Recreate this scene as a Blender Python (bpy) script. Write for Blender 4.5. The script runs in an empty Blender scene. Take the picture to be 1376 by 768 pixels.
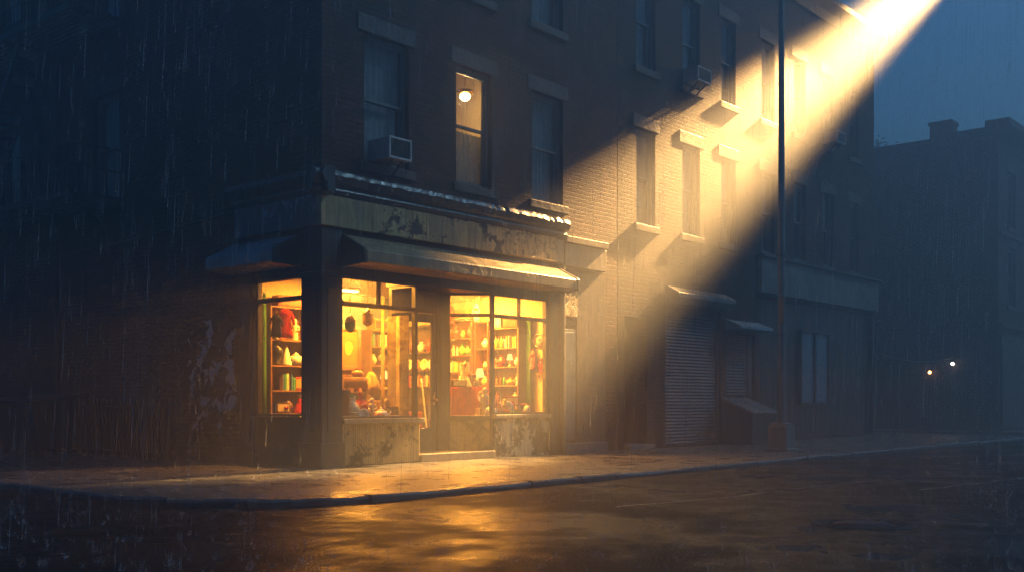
import bpy, bmesh, math, random
from mathutils import Vector, Matrix
random.seed(11)
S = bpy.context.scene
COL = S.collection
R_ = math.radians

# ------------------------------------------------------------------ materials
class NT:
    def __init__(s, name):
        s.m = bpy.data.materials.new(name); s.m.use_nodes = True
        s.t = s.m.node_tree; s.t.nodes.clear()
    def n(s, typ, ins=None, out=0, **attr):
        k = s.t.nodes.new('ShaderNode' + typ)
        for a, v in attr.items(): setattr(k, a, v)
        for i, v in (ins or {}).items():
            if isinstance(v, bpy.types.NodeSocket): s.t.links.new(v, k.inputs[i])
            else: k.inputs[i].default_value = v
        return k.outputs[out]
    def uv(s): return s.n('TexCoord', out='UV')
    def ob(s): return s.n('TexCoord', out='Object')
    def math(s, op, a, b=0.0, c=0.0, clamp=False):
        return s.n('Math', {0: a, 1: b, 2: c}, operation=op, use_clamp=clamp)
    def noise(s, vec, scale, detail=4, rough=.55, dist=0.0):
        return s.n('TexNoise', {'Vector': vec, 'Scale': scale, 'Detail': detail, 'Roughness': rough, 'Distortion': dist})
    def ramp(s, f, a, b, lo=0.0, hi=1.0):
        return s.n('MapRange', {0: f, 1: a, 2: b, 3: lo, 4: hi})
    def mix(s, f, a, b, bt='MIX'):
        def c(v): return v if isinstance(v, bpy.types.NodeSocket) else (*v[:3], 1.0)
        k = s.t.nodes.new('ShaderNodeMix'); k.data_type = 'RGBA'; k.blend_type = bt
        for i, v in ((0, f), (6, c(a)), (7, c(b))):
            if isinstance(v, bpy.types.NodeSocket): s.t.links.new(v, k.inputs[i])
            else: k.inputs[i].default_value = v
        return k.outputs[2]
    def scale(s, vec, x, y, z):
        return s.n('Mapping', {'Vector': vec, 'Scale': (x, y, z)})
    def bump(s, h, strength=.5, dist=.01, normal=None):
        d = {'Height': h, 'Strength': strength, 'Distance': dist}
        if normal is not None: d['Normal'] = normal
        return s.n('Bump', d)
    def bsdf(s, color, rough=.5, metal=0.0, normal=None, spec=.5, coat=0.0):
        d = {'Base Color': color if isinstance(color, bpy.types.NodeSocket) else (*color[:3], 1), 'Roughness': rough, 'Metallic': metal, 'Specular IOR Level': spec}
        if normal is not None: d['Normal'] = normal
        if coat: d['Coat Weight'] = coat; d['Coat Roughness'] = .08
        return s.n('BsdfPrincipled', d)
    def out(s, sh, vol=None):
        o = s.t.nodes.new('ShaderNodeOutputMaterial')
        if sh is not None: s.t.links.new(sh, o.inputs['Surface'])
        if vol is not None: s.t.links.new(vol, o.inputs['Volume'])
        return s.m

def plain(name, col, rough=.5, metal=0.0, var=.25, scale=9.0):
    t = NT(name); o = t.ob()
    f = t.noise(o, scale, 5)
    c = t.mix(t.ramp(f, .3, .7), tuple(x * (1 - var) for x in col), tuple(min(1, x * (1 + var)) for x in col))
    b = t.bump(t.noise(o, scale * 6, 3), .15, .004)
    return t.out(t.bsdf(c, t.ramp(f, .3, .7, max(.05, rough - .1), rough + .1), metal, b))

def peel(name, paint, under, scale=3.0, thr=.5, soft=.03, streak=.5, rough=.4, bumpd=.004, grime=(.015, .014, .012), lines=0.0):
    """weathered paint flaking off a darker ground, with vertical run-off stains"""
    t = NT(name); o = t.ob()
    big = t.noise(o, scale * .5, 3); fine = t.noise(o, scale * 2.2, 8, .65)
    m = t.math('ADD', t.math('MULTIPLY', big, .55), t.math('MULTIPLY', fine, .45))
    mask = t.ramp(m, thr - soft, thr + soft)
    st = t.ramp(t.noise(t.scale(o, 9, 9, .7), 1.4, 6, .6), .42, .72)
    shade = t.ramp(t.noise(o, 1.7, 4), .3, .75, .6, 1.1)
    pc = t.mix(1.0, t.mix(t.math('MULTIPLY', st, streak), paint, grime), t.n('CombineColor', {0: shade, 1: shade, 2: shade}), 'MULTIPLY')
    c = t.mix(mask, pc, t.mix(t.noise(o, 14, 4), under, tuple(x * .4 for x in under)))
    h = t.math('ADD', t.math('MULTIPLY', mask, -1.0), t.math('MULTIPLY', fine, .3))
    return t.out(t.bsdf(c, t.ramp(fine, .3, .7, rough - .15, rough + .2), 0, t.bump(h, .8, bumpd)))

def brick_mat(name, c1, c2, mortar, grime=.6, peelbox=None, rough=.5):
    t = NT(name); uv = t.uv(); o = t.ob()
    w = t.n('VectorMath', {0: uv, 1: t.n('VectorMath', {0: t.n('TexNoise', {'Vector': uv, 'Scale': 2.2}, out='Color'), 'Scale': .022}, operation='SCALE')}, operation='ADD')
    k = t.t.nodes.new('ShaderNodeTexBrick')
    t.t.links.new(w, k.inputs['Vector'])
    for i, v in {'Color1': (*c1, 1), 'Color2': (*c2, 1), 'Mortar': (*mortar, 1), 'Scale': 1.0, 'Mortar Size': .011, 'Mortar Smooth': .2, 'Bias': -.1, 'Brick Width': .27, 'Row Height': .090}.items():
        k.inputs[i].default_value = v
    col, fac = k.outputs['Color'], k.outputs['Fac']
    g = t.ramp(t.noise(o, .55, 6, .62, .4), .32, .68, 1 - grime, 1.15)
    g2 = t.ramp(t.noise(t.scale(o, 4.5, 4.5, .35), 1.0, 5), .35, .7, 1.1, .5)
    gg = t.math('MULTIPLY', g, g2)
    c = t.mix(1.0, col, t.n('CombineColor', {0: gg, 1: gg, 2: gg}), 'MULTIPLY')
    c = t.mix(t.ramp(t.noise(o, 6.5, 5, .7), .58, .72, 0, .75), c, tuple(x * .35 for x in c1))
    fn = t.noise(o, 45, 4)
    h = t.math('ADD', t.math('MULTIPLY', fac, -1.0), t.math('MULTIPLY', fn, .45))
    if peelbox:
        (y0, y1, z0, z1) = peelbox
        sx = t.n('SeparateXYZ', {0: o}, out=1); sz = t.n('SeparateXYZ', {0: o}, out=2)
        box = t.math('MULTIPLY', t.math('MULTIPLY', t.ramp(sx, y0, y0 + .35), t.ramp(sx, y1, y1 - .5)), t.math('MULTIPLY', t.ramp(sz, z0, z0 + .8), t.ramp(sz, z1, z1 - .5)))
        mm = t.ramp(t.math('ADD', t.noise(o, 2.6, 8, .66, .5), t.math('MULTIPLY', box, .22)), .725, .745)
        mm = t.math('MULTIPLY', mm, t.ramp(box, .02, .15))
        c = t.mix(mm, c, (.48, .52, .53))
        h = t.math('ADD', h, t.math('MULTIPLY', mm, .8))
    return t.out(t.bsdf(c, t.ramp(fn, .3, .7, rough, rough + .3), 0, t.bump(h, .9, .02), .15))

def glass(name, dirt=.12, tint=(1, 1, 1), dirtcol=(.35, .33, .28), rough=.02):
    t = NT(name); o = t.ob()
    lw = t.n('LayerWeight', {'Blend': .5, 'Normal': t.bump(t.noise(t.scale(o, 30, 30, 6), 1, 3), .05, .003)}, out='Facing')
    fr = t.math('ADD', .04, t.math('MULTIPLY', t.math('POWER', lw, 5.0), .9))
    d = t.math('MULTIPLY', t.ramp(t.noise(t.scale(o, 6, 6, 1.1), 1.3, 7, .65), .42, .8), dirt * 2)
    body = t.n('MixShader', {0: d, 1: t.n('BsdfTransparent', {0: (*tint, 1)}), 2: t.n('BsdfDiffuse', {0: (*dirtcol, 1)})})
    return t.out(t.n('MixShader', {0: fr, 1: body, 2: t.n('BsdfGlossy', {'Color': (1, 1, 1, 1), 'Roughness': rough})}))

def emit(name, col, st):
    t = NT(name)
    return t.out(t.n('Emission', {0: (*col, 1), 1: st}))

def asphalt():
    t = NT('wet_asphalt'); o = t.ob()
    big = t.noise(o, .35, 5, .6, .6); mid = t.noise(o, 2.3, 6, .6); fine = t.noise(o, 95, 3, .7)
    c = t.mix(t.ramp(mid, .3, .7), (.005, .006, .008), (.016, .018, .021))
    c = t.mix(t.ramp(fine, .58, .75), c, (.05, .052, .055))
    wet = t.ramp(t.math('ADD', t.math('MULTIPLY', big, .7), t.math('MULTIPLY', mid, .3)), .44, .58)
    r = t.math('ADD', t.ramp(wet, 0, 1, .5, .15), t.math('MULTIPLY', fine, .12))
    crack = t.n('TexVoronoi', {'Vector': t.n('VectorMath', {0: o, 1: t.n('TexNoise', {'Vector': o, 'Scale': .9, 'Detail': 4}, out='Color')}, operation='ADD'), 'Scale': .33}, feature='DISTANCE_TO_EDGE')
    ck = t.ramp(crack, .004, .016, 1, 0)
    c = t.mix(t.math('MULTIPLY', ck, .8), c, (.008, .008, .008))
    h = t.math('ADD', t.math('MULTIPLY', fine, t.ramp(wet, 0, 1, 1.0, .4)), t.math('MULTIPLY', mid, 1.4))
    h = t.math('SUBTRACT', h, t.math('MULTIPLY', ck, 1.0))
    agg = t.n('TexVoronoi', {'Vector': o, 'Scale': 34.0, 'Randomness': 1.0}, out='Distance')
    b = t.bump(h, .22, .010)
    b = t.bump(agg, t.ramp(wet, 0, 1, .4, .08), .012, b)
    rip = t.n('TexVoronoi', {'Vector': o, 'Scale': 7.0}, out='Distance')
    rp = t.math('SINE', t.math('MULTIPLY', rip, 42))
    b = t.bump(t.math('MULTIPLY', rp, t.ramp(rip, .1, .5, 1, 0)), .12, .004, b)
    return t.out(t.bsdf(c, r, 0, b, .035))

def pavement():
    t = NT('wet_pavement'); o = t.ob()
    k = t.t.nodes.new('ShaderNodeTexBrick'); t.t.links.new(o, k.inputs['Vector'])
    for i, v in {'Scale': 1.0, 'Mortar Size': .014, 'Mortar Smooth': .3, 'Brick Width': 1.5, 'Row Height': 1.5, 'Bias': 0.0}.items(): k.inputs[i].default_value = v
    k.offset = 0.0
    k.inputs['Color1'].default_value = (.085, .082, .078, 1); k.inputs['Color2'].default_value = (.125, .12, .112, 1); k.inputs['Mortar'].default_value = (.02, .02, .02, 1)
    mid = t.noise(o, 1.8, 7, .65, .4); fine = t.noise(o, 70, 3, .7)
    g = t.ramp(mid, .3, .7, .45, 1.2)
    c = t.mix(1.0, k.outputs['Color'], t.n('CombineColor', {0: g, 1: g, 2: g}), 'MULTIPLY')
    r = t.math('ADD', t.ramp(mid, .38, .62, .16, .42), t.math('MULTIPLY', fine, .12))
    h = t.math('ADD', t.math('ADD', t.math('MULTIPLY', fine, .5), t.math('MULTIPLY', mid, 2.2)), t.math('MULTIPLY', k.outputs['Fac'], -1.2))
    return t.out(t.bsdf(c, r, 0, t.bump(h, .5, .012), .4))

def cloth(name, col):
    t = NT(name); o = t.ob()
    f = t.noise(o, 7, 4)
    c = t.mix(t.ramp(f, .3, .7), tuple(x * .7 for x in col), tuple(min(1, x * 1.2) for x in col))
    c = t.mix(t.math('MULTIPLY', t.ramp(t.noise(t.scale(o, 20, 20, 2), 1, 3), .4, .7), .4), c, tuple(x * .3 for x in col))
    return t.out(t.n('MixShader', {0: .3, 1: t.n('BsdfDiffuse', {0: c}), 2: t.n('BsdfTranslucent', {0: c})}))

M = {}
M['brick'] = brick_mat('dark_red_brick', (.155, .056, .035), (.045, .019, .015), (.010, .009, .009))
M['brick_side'] = brick_mat('side_wall_brick', (.12, .055, .045), (.06, .032, .028), (.014, .013, .013), peelbox=(2.25, 4.3, .1, 2.9))
M['brick2'] = brick_mat('brown_brick', (.062, .026, .018), (.022, .011, .009), (.009, .012, .011), .55)
M['brick3'] = brick_mat('far_brick', (.10, .065, .055), (.07, .05, .045), (.07, .065, .06), .4)
M['stone'] = peel('weathered_stone', (.085, .075, .062), (.03, .027, .024), 5, .52, .08, .8, .6, .006)
M['dark_wood'] = peel('dark_painted_wood', (.035, .034, .032), (.075, .06, .042), 7, .60, .02, .5, .42)
M['pillar'] = peel('pillar_paint', (.040, .036, .030), (.10, .080, .05), 6, .60, .03, .6, .45)
M['frame'] = peel('shop_frame_paint', (.055, .048, .034), (.16, .12, .06), 9, .57, .02, .4, .4)
M['sign'] = peel('faded_sign_paint', (.62, .44, .17), (.04, .028, .018), 3.4, .545, .02, .85, .5, .008)
M['sign_blue'] = peel('side_sign_paint', (.05, .085, .12), (.4, .5, .58), 5.0, .585, .02, .4, .4, .006)
M['hood'] = peel('hood_paint', (.40, .32, .17), (.17, .13, .07), 3.2, .58, .05, .5, .4, .006)
M['hood_skylit'] = peel('skylit_hood_paint', (.34, .42, .48), (.04, .04, .045), 3.2, .58, .03, .5, .3, .006)  # blue sky light falling on the side hood is put into this colour
M['corrugated'] = peel('corrugated_panel_paint', (.62, .50, .22), (.03, .025, .015), 4.5, .555, .025, .5, .4, .004)
M['riser'] = peel('flaking_cream_paint', (.66, .57, .33), (.035, .03, .02), 4.0, .50, .02, .5, .45, .006)
M['green_panel'] = peel('mossy_green_panel', (.34, .30, .11), (.02, .03, .014), 2.2, .50, .04, .6, .45, .004)
M['sillwood'] = peel('sill_wood', (.38, .31, .17), (.05, .04, .025), 8, .6, .03, .4, .45)
M['cornice'] = peel('old_cornice', (.045, .045, .045), (.30, .30, .29), 7.0, .61, .02, .4, .35, .008)
M['sash'] = peel('sash_paint', (.2, .21, .21), (.05, .045, .04), 8, .6, .03, .4, .4)
M['plaster'] = peel('stained_plaster', (.16, .12, .08), (.07, .05, .035), 2.5, .55, .08, .6, .5)
M['beige'] = peel('beige_panel', (.26, .22, .14), (.10, .08, .05), 3, .6, .05, .5, .5)
M['band'] = peel('pale_band', (.19, .20, .19), (.09, .09, .09), 1.6, .58, .06, .5, .45)
M['shutter'] = peel('shutter_steel', (.17, .18, .19), (.06, .05, .045), 3, .6, .06, .5, .33)
M['bluedoor'] = peel('blue_grey_door', (.10, .15, .19), (.06, .07, .08), 4, .6, .04, .4, .4)
M['bluepane'] = plain('pale_blue_boards', (.13, .19, .25), .3)
M['iron'] = plain('black_iron', (.018, .018, .02), .4, .4)
M['steel'] = plain('grey_steel', (.12, .125, .13), .35, .6)
M['polemetal'] = plain('pole_paint', (.2, .2, .19), .35, .3)
M['concrete'] = plain('concrete', (.16, .155, .145), .5)
M['step'] = plain('worn_step', (.24, .20, .14), .4)
M['kerb'] = peel('kerb_stone', (.12, .12, .115), (.05, .05, .05), 6, .56, .05, .3, .35, .01)
M['asphalt'] = asphalt(); M['pavement'] = pavement()
M['glass'] = glass('shop_glass', .012, (1, .98, .93), (.6, .5, .3))
M['glass_dirty'] = glass('grimy_glass', .10, (.85, .9, .9), (.20, .21, .20))
M['curtain'] = cloth('grey_curtain', (.36, .40, .42)); M['sheer'] = cloth('yellowed_sheer', (.5, .45, .3))
M['roof'] = plain('tar_roof', (.03, .03, .032), .7)
M['ac_body'] = plain('ac_enamel', (.36, .37, .36), .4); M['ac_grille'] = plain('ac_grille', (.03, .03, .032), .4, .3)
M['ac_trim'] = plain('ac_trim', (.5, .5, .49), .35)
M['black'] = plain('black_paint', (.012, .012, .013), .45)
M['wallcream'] = plain('cream_wall', (.68, .52, .27), .7, 0, .15, 2.5); M['wallteal'] = plain('teal_wall', (.10, .34, .42), .7, 0, .15, 2.5)
M['floorwood'] = plain('floor_wood', (.22, .12, .05), .4); M['ceil'] = plain('ceiling_paint', (.72, .6, .36), .7, 0, .1, 2)
M['wood'] = plain('oak_wood', (.26, .13, .045), .42, 0, .35, 6); M['wood_red'] = plain('mahogany', (.22, .05, .022), .38, 0, .35, 6)
M['wood_dark'] = plain('walnut', (.09, .045, .02), .4, 0, .35, 6)
PAL = {'white': (.75, .72, .62), 'cream': (.7, .58, .36), 'red': (.5, .03, .02), 'orange': (.55, .2, .04), 'green': (.07, .32, .06), 'darkgreen': (.03, .12, .04),
       'blue': (.06, .16, .34), 'teal': (.08, .3, .3), 'brown': (.18, .08, .03), 'gold': (.6, .38, .08), 'black': (.02, .02, .02), 'pink': (.55, .2, .2), 'grey': (.3, .3, .29), 'yellow': (.65, .48, .08)}
for k_, v_ in PAL.items(): M['p_' + k_] = plain(k_ + '_finish', v_, .35, 0, .2, 14)
M['screen'] = peel('added_screen_yellow', (.75, .58, .2), (.35, .22, .07), 5, .52, .05, .3, .35)
M['brass'] = plain('old_brass', (.55, .36, .12), .3, .9)
M['c_green'] = cloth('green_cloth', (.10, .24, .05)); M['c_red'] = cloth('red_cloth', (.5, .03, .025)); M['c_gold'] = cloth('gold_cloth', (.6, .42, .12)); M['c_pink'] = cloth('pink_cloth', (.5, .16, .14)); M['c_white'] = cloth('white_cloth', (.7, .65, .5)); M['c_dark'] = cloth('dark_cloth', (.06, .05, .06))
M['bulb'] = emit('lit_bulb', (1, .62, .2), 9); M['tube'] = emit('lit_diffuser', (1, .62, .18), 5)
M['shade'] = emit('lit_shade', (1, .55, .15), .7)
M['globe'] = emit('lit_globe', (1, .60, .22), 9)
M['flood'] = emit('lit_floodlight', (1, .8, .5), 12)
M['lamp_orange'] = emit('far_lamp_orange', (1, .45, .12), 6); M['lamp_white'] = emit('far_lamp_white', (1, .85, .6), 6)

# ------------------------------------------------------------------ mesh builder
class MB:
    def __init__(s): s.v = []; s.f = []; s.sm = []; s.M = Matrix()
    def add(s, vs, fs, smooth=False):
        b = len(s.v); s.v += [s.M @ Vector(v) for v in vs]
        s.f += [tuple(b + i for i in f) for f in fs]; s.sm += [smooth] * len(fs)
        return s
    def box(s, x0, x1, y0, y1, z0, z1):
        x0, x1 = min(x0, x1), max(x0, x1); y0, y1 = min(y0, y1), max(y0, y1); z0, z1 = min(z0, z1), max(z0, z1)
        return s.add([(x0, y0, z0), (x1, y0, z0), (x1, y1, z0), (x0, y1, z0), (x0, y0, z1), (x1, y0, z1), (x1, y1, z1), (x0, y1, z1)],
                     [(0, 3, 2, 1), (4, 5, 6, 7), (0, 1, 5, 4), (1, 2, 6, 5), (2, 3, 7, 6), (3, 0, 4, 7)])
    def beam(s, p, q, w, h):
        """a bar of rectangular section from p to q"""
        p, q = Vector(p), Vector(q); d = (q - p).normalized()
        up = Vector((0, 0, 1)) if abs(d.z) < .95 else Vector((1, 0, 0))
        a = d.cross(up).normalized() * w / 2; b = d.cross(a).normalized() * h / 2
        return s.add([p - a - b, p + a - b, p + a + b, p - a + b, q - a - b, q + a - b, q + a + b, q - a + b],
                     [(0, 3, 2, 1), (4, 5, 6, 7), (0, 1, 5, 4), (1, 2, 6, 5), (2, 3, 7, 6), (3, 0, 4, 7)])
    def prism(s, prof, axis, a0, a1):
        n = len(prof)
        def mk(p, a): return (a, p[0], p[1]) if axis == 'x' else (p[0], a, p[1]) if axis == 'y' else (p[0], p[1], a)
        vs = [mk(p, a0) for p in prof] + [mk(p, a1) for p in prof]
        return s.add(vs, [tuple(range(n))[::-1], tuple(range(n, 2 * n))] + [(i, (i + 1) % n, n + (i + 1) % n, n + i) for i in range(n)])
    def tube(s, p, q, r0, r1=None, n=10, cap=True):
        r1 = r0 if r1 is None else r1
        p, q = Vector(p), Vector(q); d = (q - p).normalized()
        up = Vector((0, 0, 1)) if abs(d.z) < .95 else Vector((1, 0, 0))
        a = d.cross(up).normalized(); b = d.cross(a)
        vs = []
        for c, r in ((p, r0), (q, r1)):
            vs += [c + (a * math.cos(2 * math.pi * i / n) + b * math.sin(2 * math.pi * i / n)) * r for i in range(n)]
        s.add(vs, [(i, (i + 1) % n, n + (i + 1) % n, n + i) for i in range(n)], n > 4)
        if cap: s.add(vs, [tuple(range(n))[::-1], tuple(range(n, 2 * n))])
        return s
    def path(s, pts, r, n=8):
        for a, b in zip(pts, pts[1:]): s.tube(a, b, r, r, n)
        return s
    def lathe(s, prof, c=(0, 0, 0), n=16, sx=1, sy=1):
        vs = []; m = len(prof)
        for r, z in prof:
            vs += [(c[0] + sx * r * math.cos(2 * math.pi * i / n), c[1] + sy * r * math.sin(2 * math.pi * i / n), c[2] + z) for i in range(n)]
        fs = [(j * n + i, j * n + (i + 1) % n, (j + 1) * n + (i + 1) % n, (j + 1) * n + i) for j in range(m - 1) for i in range(n)]
        fs += [tuple(range(n))[::-1], tuple((m - 1) * n + i for i in range(n))]
        return s.add(vs, fs, True)
    def ball(s, c, r, sx=1, sy=1, sz=1, n=12):
        prof = [(max(.001, r * math.sin(math.pi * j / n)), -sz * r * math.cos(math.pi * j / n)) for j in range(n + 1)]
        return s.lathe(prof, c, n, sx, sy)
    def quad(s, a, b, c, d): return s.add([a, b, c, d], [(0, 1, 2, 3)])
    def build(s, name, mat, parent=None, world=True, bevel=0.0, fix=True):
        off = Vector((0, 0, 0))
        if parent is not None and world:
            q = parent
            while q is not None: off += Vector(q.location); q = q.parent
        me = bpy.data.meshes.new(name)
        me.from_pydata([v - off for v in s.v], [], s.f)
        me.polygons.foreach_set('use_smooth', s.sm)
        if fix:
            bm = bmesh.new(); bm.from_mesh(me); bmesh.ops.recalc_face_normals(bm, faces=bm.faces); bm.to_mesh(me); bm.free()
        uvl = me.uv_layers.new(name='UVMap').data
        for p in me.polygons:
            nx, ny, nz = (abs(x) for x in p.normal)
            for li in p.loop_indices:
                c = me.vertices[me.loops[li].vertex_index].co
                uvl[li].uv = (c.x, c.y) if nz > nx and nz > ny else ((c.y, c.z) if nx > ny else (c.x, c.z))
        me.materials.append(M[mat] if isinstance(mat, str) else mat)
        o = bpy.data.objects.new(name, me); COL.objects.link(o)
        if parent is not None: o.parent = parent
        if bevel:
            b = o.modifiers.new('bevel', 'BEVEL'); b.width = bevel; b.segments = 2; b.limit_method = 'ANGLE'; b.angle_limit = R_(40)
        return o

def tag(o, label=None, cat=None, group=None, kind=None):
    for k, v in (('label', label), ('category', cat), ('group', group), ('kind', kind)):
        if v: o[k] = v
    return o
def thing(name, label, cat, loc=(0, 0, 0), rz=0.0, group=None):
    o = bpy.data.objects.new(name, None); COL.objects.link(o)
    o.location = loc; o.rotation_euler = (0, 0, rz); o.empty_display_size = .2
    return tag(o, label, cat, group)

# right facade: plane Y=0 seen from -Y, side facade: plane X=0 seen from -X
def FR(u, d, z): return (u, d, z)
def FL(u, d, z): return (d, u, z)

def sheet(mb, mp, u0, u1, z0, z1, holes, depth=.24):
    us = sorted({u0, u1, *[h[0] for h in holes], *[h[1] for h in holes]}); zs = sorted({z0, z1, *[h[2] for h in holes], *[h[3] for h in holes]})
    us = [u for u in us if u0 <= u <= u1]; zs = [z for z in zs if z0 <= z <= z1]
    for a, b in zip(us, us[1:]):
        for c, d in zip(zs, zs[1:]):
            um, zm = (a + b) / 2, (c + d) / 2
            if any(h[0] < um < h[1] and h[2] < zm < h[3] for h in holes): continue
            mb.quad(mp(a, 0, c), mp(b, 0, c), mp(b, 0, d), mp(a, 0, d))
    for a, b, c, d in holes:
        mb.quad(mp(a, 0, c), mp(a, depth, c), mp(a, depth, d), mp(a, 0, d)); mb.quad(mp(b, 0, c), mp(b, 0, d), mp(b, depth, d), mp(b, depth, c))
        mb.quad(mp(a, 0, d), mp(a, depth, d), mp(b, depth, d), mp(b, 0, d)); mb.quad(mp(a, 0, c), mp(b, 0, c), mp(b, depth, c), mp(a, depth, c))

def mbox(mb, mp, u0, u1, d0, d1, z0, z1):
    p, q = mp(u0, d0, z0), mp(u1, d1, z1)
    return mb.box(p[0], q[0], p[1], q[1], p[2], q[2])

def window(bld, mp, u0, u1, z0, z1, curtain='full', base='', cmat='curtain', lintel=True, split=.5):
    """double hung sash window with stone sill and lintel, parts of the building"""
    f = MB(); w = .055; zm = z0 + (z1 - z0) * split
    for a, b, c, d, d0, d1 in ((u0, u0 + w, z0, z1, .1, .23), (u1 - w, u1, z0, z1, .1, .23), (u0 + w, u1 - w, z1 - .07, z1, .1, .23), (u0 + w, u1 - w, z0, z0 + .05, .1, .23)):
        mbox(f, mp, a, b, d0, d1, c, d)
    a, b = u0 + w, u1 - w; s = .045
    def sash(c, d, e):
        mbox(f, mp, a, a + s, e, e + .035, c, d); mbox(f, mp, b - s, b, e, e + .035, c, d)
        mbox(f, mp, a + s, b - s, e, e + .035, d - s, d); mbox(f, mp, a + s, b - s, e, e + .035, c, c + s)
    sash(zm - .02, z1 - .07, .125); sash(z0 + .05, zm + .025, .17)
    wo = f.build('window', 'sash', bld)
    g = MB()
    g.quad(mp(a + s, .142, zm), mp(b - s, .142, zm), mp(b - s, .142, z1 - .1), mp(a + s, .142, z1 - .1))
    g.quad(mp(a + s, .187, z0 + .07), mp(b - s, .187, z0 + .07), mp(b - s, .187, zm), mp(a + s, .187, zm))
    g.build('pane', 'glass_dirty', wo)
    m = MB(); mbox(m, mp, u0 - .12, u1 + .12, -.07, .12, z0 - .17, z0 - .003); m.build('sill', 'stone', wo, bevel=.015)
    if lintel:
        m = MB(); mbox(m, mp, u0 - .16, u1 + .16, -.025, .1, z1 + .003, z1 + .3); m.build('lintel', 'stone', wo, bevel=.012)
    if curtain:
        m = MB(); zt = z1 if curtain == 'full' else zm - .05; N = 26
        lo = z0 + .02
        if curtain == 'blind': lo = z0 + (z1 - z0) * random.uniform(.05, .45)
        vs = []
        for i in range(N + 1):
            u = u0 + (u1 - u0) * i / N; dd = .29 + .022 * math.sin(i * 1.9) + .01 * math.sin(i * 4.3 + u0)
            if curtain == 'blind': dd = .27
            vs += [mp(u, dd, lo), mp(u, dd, zt)]
        m.add(vs, [(2 * i, 2 * i + 2, 2 * i + 3, 2 * i + 1) for i in range(N)], True)
        if curtain == 'blind':   # dark room behind the blind
            m.quad(mp(u0, .5, z0), mp(u1, .5, z0), mp(u1, .5, z1), mp(u0, .5, z1))
        m.build('curtain', cmat, wo)
    return wo

# ================================================================== ground
def rough_poly(name, pts, z, mat):
    m = MB(); m.add([(x, y, z) for x, y in pts], [tuple(range(len(pts)))]); return m

g = MB(); g.quad((-70, -70, -.09), (120, -70, -.09), (120, 100, -.09), (-70, 100, -.09))
tag(g.build('road', 'asphalt', fix=False), kind='structure')

def corner_pts(x0, y0, r, n=14):
    """kerb line: side street kerb x=x0, main street kerb y=y0, rounded at the corner"""
    return [(x0 + r - r * math.cos(t * math.pi / 2 / n), y0 + r - r * math.sin(t * math.pi / 2 / n)) for t in range(n + 1)]
def densify(pts, step=.55):
    out = []
    for a, b in zip(pts, pts[1:]):
        n = max(1, int(math.dist(a, b) / step))
        out += [(a[0] + (b[0] - a[0]) * i / n, a[1] + (b[1] - a[1]) * i / n) for i in range(n)]
    return out + [pts[-1]]
def sidewalk(line, closing, kname):
    m = MB(); inner = []
    ins = densify(line)
    rnd = random.Random(5)
    # normals towards the pavement
    outer, inner = [], []
    for i, p in enumerate(ins):
        a = Vector(ins[max(0, i - 1)]); b = Vector(ins[min(len(ins) - 1, i + 1)]); d = (b - a).normalized()
        nrm = Vector((-d.y, d.x))
        j = rnd.uniform(-.022, .022)
        outer.append((p[0] + nrm.x * j, p[1] + nrm.y * j)); inner.append((p[0] + nrm.x * .17, p[1] + nrm.y * .17))
    m = MB(); n = len(ins)
    for i0 in range(0, n - 1, 2):                      # one kerb stone at a time, with a joint between
        idx = [k for k in (i0, i0 + 1, i0 + 2) if k < n]
        dz = rnd.uniform(-.022, .008); sh = rnd.uniform(-.016, .016); tl = rnd.uniform(-.008, .008); vs = []
        for q, i in enumerate(idx):
            o_, n_ = Vector(outer[i]), Vector(inner[i])
            if q == 0: o_ = o_.lerp(Vector(outer[idx[1]]), .012); n_ = n_.lerp(Vector(inner[idx[1]]), .012)
            if q == len(idx) - 1: o_ = o_.lerp(Vector(outer[idx[-2]]), .012); n_ = n_.lerp(Vector(inner[idx[-2]]), .012)
            dv = (o_ - n_).normalized() * sh; o_ = o_ + dv
            z = dz + tl * (q - 1) + rnd.uniform(-.004, .004)
            e = o_.lerp(n_, .12 + rnd.uniform(0, .06))
            vs += [(o_.x, o_.y, -.2), (o_.x, o_.y, z - .018 - rnd.uniform(0, .012)), (e.x, e.y, z + .004), (n_.x, n_.y, .004 + dz * .3), (n_.x, n_.y, -.2)]
        c_ = len(idx)
        m.add(vs, [(5 * i + k, 5 * i + 5 + k, 5 * i + 6 + k, 5 * i + 1 + k) for i in range(c_ - 1) for k in range(4)] + [(0, 1, 2, 3, 4), tuple(5 * (c_ - 1) + k for k in range(5))])
    tag(m.build(kname, 'kerb'), kind='structure')
    p = MB(); pts = inner + closing
    p.add([(x, y, 0.0) for x, y in pts], [tuple(range(len(pts)))])
    tag(p.build('pavement', 'pavement'), kind='structure')
line = [(-5.0, 40)] + corner_pts(-5.0, -4.6, 2.2) + [(26.2 - 1.6, -4.45)] + [(26.2 - 1.6 + 1.6 * math.sin(t * math.pi / 16), -4.45 + 1.6 - 1.6 * math.cos(t * math.pi / 16)) for t in range(1, 9)] + [(26.2, 40)]
sidewalk(line, [], 'kerb')
line = [(30.2, 40)] + [(x, y) for x, y in corner_pts(30.2, -4.9, 1.6)] + [(100, -4.9)]
sidewalk(line, [(100, 40)], 'kerb')
# street on the camera's own side
line = [(100, -17.2), (-60, -17.2)]
sidewalk(line, [(-60, -40), (100, -40)], 'kerb')

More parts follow.
